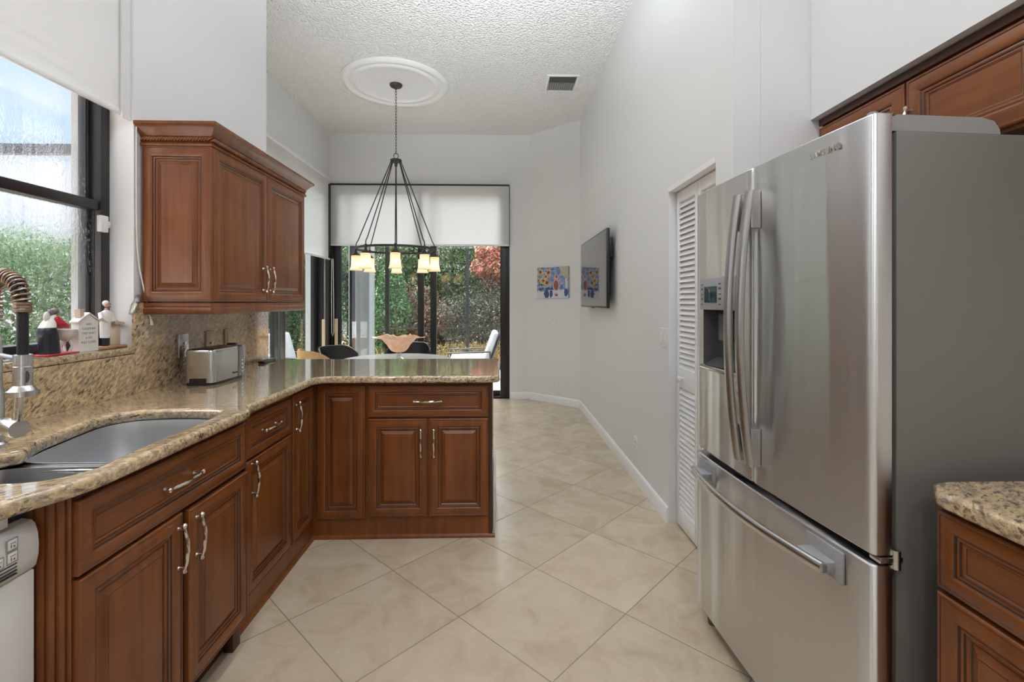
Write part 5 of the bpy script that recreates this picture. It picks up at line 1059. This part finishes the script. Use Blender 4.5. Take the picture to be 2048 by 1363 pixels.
def leaves_mesh(c, rad, n, size, seed, shape='ball', aspect=0.42, up=0.3):
    rg = np.random.default_rng(seed)
    if shape == 'box':
        p = rg.uniform(-1, 1, (n, 3)); k = rg.integers(0, 3, n); sgn = np.sign(rg.uniform(-1, 1, n)); d = 1 - rg.random(n) ** 2 * 0.35
        for ax in range(3): p[k == ax, ax] = (sgn * d)[k == ax]
        p *= 1 + 0.06 * np.sin(p[:, [1, 2, 0]] * 7 + seed)
    else:
        p = rg.normal(size=(n, 3)); p /= np.linalg.norm(p, axis=1)[:, None]
        lump = 1 + 0.16 * np.sin(p[:, 0] * 5 + seed) * np.sin(p[:, 1] * 4 + 2 * seed) + 0.12 * np.sin(p[:, 2] * 8 + seed)
        p *= (lump * (1 - 0.55 * rg.random(n) ** 2))[:, None]
    p = np.array(c) + p * np.array(rad)
    d = rg.normal(size=(n, 3)); d[:, 2] += up; d /= np.linalg.norm(d, axis=1)[:, None]
    s = np.cross(d, rg.normal(size=(n, 3))); s /= np.linalg.norm(s, axis=1)[:, None]; nn = np.cross(d, s)
    sz = size * rg.uniform(0.6, 1.3, n)[:, None]
    v = np.stack([p - d * sz * .5, p + s * sz * aspect * .5 + nn * sz * .10, p + d * sz * .5, p - s * sz * aspect * .5 + nn * sz * .10], 1)
    return v
def plant(name, label, cat, parts, mat, stem=None, group=None, z0=-0.06):
    c0 = parts[0][0]; t = thing(name, label, cat, (c0[0], c0[1], z0), 0, group)
    V = np.concatenate([leaves_mesh(*p) if isinstance(p, tuple) else leaves_mesh(**p) for p in parts]) - np.array((c0[0], c0[1], z0)); n = len(V)
    me = bpy.data.meshes.new('foliage'); me.vertices.add(n * 4); me.vertices.foreach_set('co', V.reshape(-1).astype(np.float32)); me.loops.add(n * 4); me.loops.foreach_set('vertex_index', np.arange(n * 4, dtype=np.int32))
    me.polygons.add(n); me.polygons.foreach_set('loop_start', np.arange(0, n * 4, 4, dtype=np.int32)); me.polygons.foreach_set('loop_total', np.full(n, 4, dtype=np.int32)); me.materials.append(LM[mat]); me.update(calc_edges=True)
    o = bpy.data.objects.new('foliage', me); COL.objects.link(o); o.parent = t; PLOC[o.name] = PLOC[t.name]
    mb = MB(); hgt = c0[2] - z0
    for q in range(4 if stem is None else stem):
        a = q * 1.7; mb.tube([(c0[0] + 0.10 * math.cos(a), c0[1] + 0.10 * math.sin(a), z0), (c0[0] + 0.22 * math.cos(a + .4), c0[1] + 0.22 * math.sin(a + .4), z0 + hgt * .7), (c0[0] + 0.4 * math.cos(a), c0[1] + 0.4 * math.sin(a), z0 + hgt * 1.2)], [0.045, 0.03, 0.012], 8)
    obj('stems', mb, bpy.data.materials.get('bark') or pmat('bark', (0.10, 0.07, 0.05), 0.9, noise=0.3, nscale=30), t)
    return t
hz = ['clipped green hedge bush outside the sink window, nearest the camera', 'clipped green hedge bush outside the sink window, second along', 'clipped green hedge bush outside the sink window, third along', 'clipped green hedge bush outside the sink window, fourth along', 'green hedge bush outside the sink window, fifth along', 'green hedge bush at the far end of the hedge']
for i in range(6):
    y = 3.4 + i * 1.6; plant('hedge_bush', hz[i], 'bush', [((-5.0, y, 0.98), (0.62, 0.75, 1.0), 17000, 0.055, 11 + i, 'box'), ((-5.0, y, 1.3), (0.5, 0.7, 0.72), 3000, 0.06, 31 + i, 'ball')], 'hedge', group='hedge bushes along the side garden')
tr = [(-6.6, 11.4, 2.3, 1.3, 'tree'), (-4.6, 12.0, 2.5, 1.35, 'hedge'), (-2.9, 11.6, 2.4, 1.25, 'tree'), (-1.5, 12.2, 2.3, 1.2, 'tree'), (0.5, 12.4, 2.2, 1.2, 'hedge')]
lb = ['tall leafy tree in the far left garden corner', 'broad green tree left of the patio column', 'yellow green tree behind the patio column', 'olive green tree in the middle behind the back door', 'green tree behind the red croton']
for i, (x, y, z, r_, mt) in enumerate(tr): plant('garden_tree', lb[i], 'tree', [((x, y, z), (r_, r_ * .8, 1.5), 17000, 0.095, 50 + i), ((x + .3, y - .3, 1.0), (r_, .7, 1.0), 8000, 0.09, 70 + i)], mt, group='trees behind the patio')
plant('croton_bush', 'red and pink leaved croton at the right of the garden view', 'bush', [((0.02, 10.7, 2.2), (0.55, 0.5, 0.62), 5500, 0.10, 91), ((0.3, 10.9, 1.5), (0.5, 0.5, 0.6), 3000, 0.10, 92)], 'red')
plant('dark_bush', 'dark leaved bush low behind the patio armchair', 'bush', [((-0.25, 10.1, 1.0), (0.95, 0.55, 0.72), 8000, 0.06, 93)], 'dark')
plant('maroon_bush', 'brown maroon bush behind the round dining table', 'bush', [((-1.75, 10.4, 0.8), (0.85, 0.5, 0.8), 8000, 0.07, 94)], 'maroon')
plant('leafy_bush', 'bright green bush beside the patio column', 'bush', [((-2.25, 10.0, 1.0), (0.42, 0.4, 1.1), 6000, 0.08, 95)], 'hedge')
plant('dry_grass_clump', 'straw coloured grass bordering the patio behind the armchair', 'grass clump', [((-0.5, 9.75, 0.18), (0.9, 0.25, 0.30), 2600, 0.16, 96, 'ball', 0.14, 1.4)], 'dry', stem=2)
plant('dry_grass_clump', 'straw coloured grass bordering the patio behind the dining table', 'grass clump', [((-1.9, 9.75, 0.15), (0.7, 0.22, 0.26), 1800, 0.15, 97, 'ball', 0.14, 1.4)], 'dry', stem=2)
tag(obj('patio_column', MB().box(-2.30, -1.98, 7.30, 7.62, -0.04, 2.55, 0, 0.01), 'stucco'), 'grey stucco patio column seen through the back sliding door', 'column')
t = thing('screen_frame', 'dark metal patio screen framing beyond the glass doors', 'patio screen frame', (-1.8, 7.6, -0.04))
for (x, y) in ((-1.78, 7.62), (-0.62, 9.4), (0.5, 9.4), (-3.75, 9.4), (-3.75, 6.4)): obj('post', MB().box(x - 0.03, x + 0.03, y - 0.03, y + 0.03, -0.04, 3.28 if y == 6.4 else 2.9), 'frame', t)
obj('rail', MB().box(-3.75, 0.5, 9.385, 9.415, 0.80, 0.83).box(-3.75, 0.5, 9.37, 9.43, 2.84, 2.9), 'frame', t)
obj('beam', MB().box(-9.5, -3.7, 6.36, 6.44, 3.28, 3.41), 'frame', t)

def lounge(name, label, loc, rz, scale=1.0):
    t = thing(name, label, 'patio chair', loc, rz); P = dict(parent=t, local=True)
    cu = G.get('patio_cushion') or pmat('patio_cushion', (0.40, 0.41, 0.44), 0.85, noise=0.12, nscale=12)
    obj('seat_cushion', MB().box(-0.30, 0.30, -0.32, 0.30, 0.33, 0.45, 0, 0.04, 3), cu, **P)
    b = MB().box(-0.30, 0.30, -0.055, 0.055, 0.0, 0.50, 0, 0.045, 3); b.xf(Matrix.Translation((0, 0.30, 0.40)) @ Matrix.Rotation(R(-20), 4, 'X')); obj('back_cushion', b, cu, **P)
    for s in (-1, 1):
        f = MB(); f.tube([(s * 0.34, -0.34, 0.0), (s * 0.34, -0.34, 0.52), (s * 0.34, 0.36, 0.54), (s * 0.34, 0.38, 0.0)], 0.018, 8); obj('arm_frame', f, 'frame', **P)
    obj('seat_frame', MB().box(-0.33, 0.33, -0.34, 0.34, 0.28, 0.325), 'frame', **P)
    bf = MB().box(-0.33, 0.33, 0.06, 0.09, 0.0, 0.62, 0, 0.01); bf.xf(Matrix.Translation((0, 0.30, 0.38)) @ Matrix.Rotation(R(-20), 4, 'X')); obj('back_frame', bf, 'frame', **P)
    return t
lounge('patio_armchair', 'grey cushioned patio armchair outside the back door on the right', (-0.52, 8.3, -0.04), R(-88))
lounge('patio_armchair', 'grey cushioned patio armchair outside the left nook door', (-3.2, 7.6, -0.04), R(70))
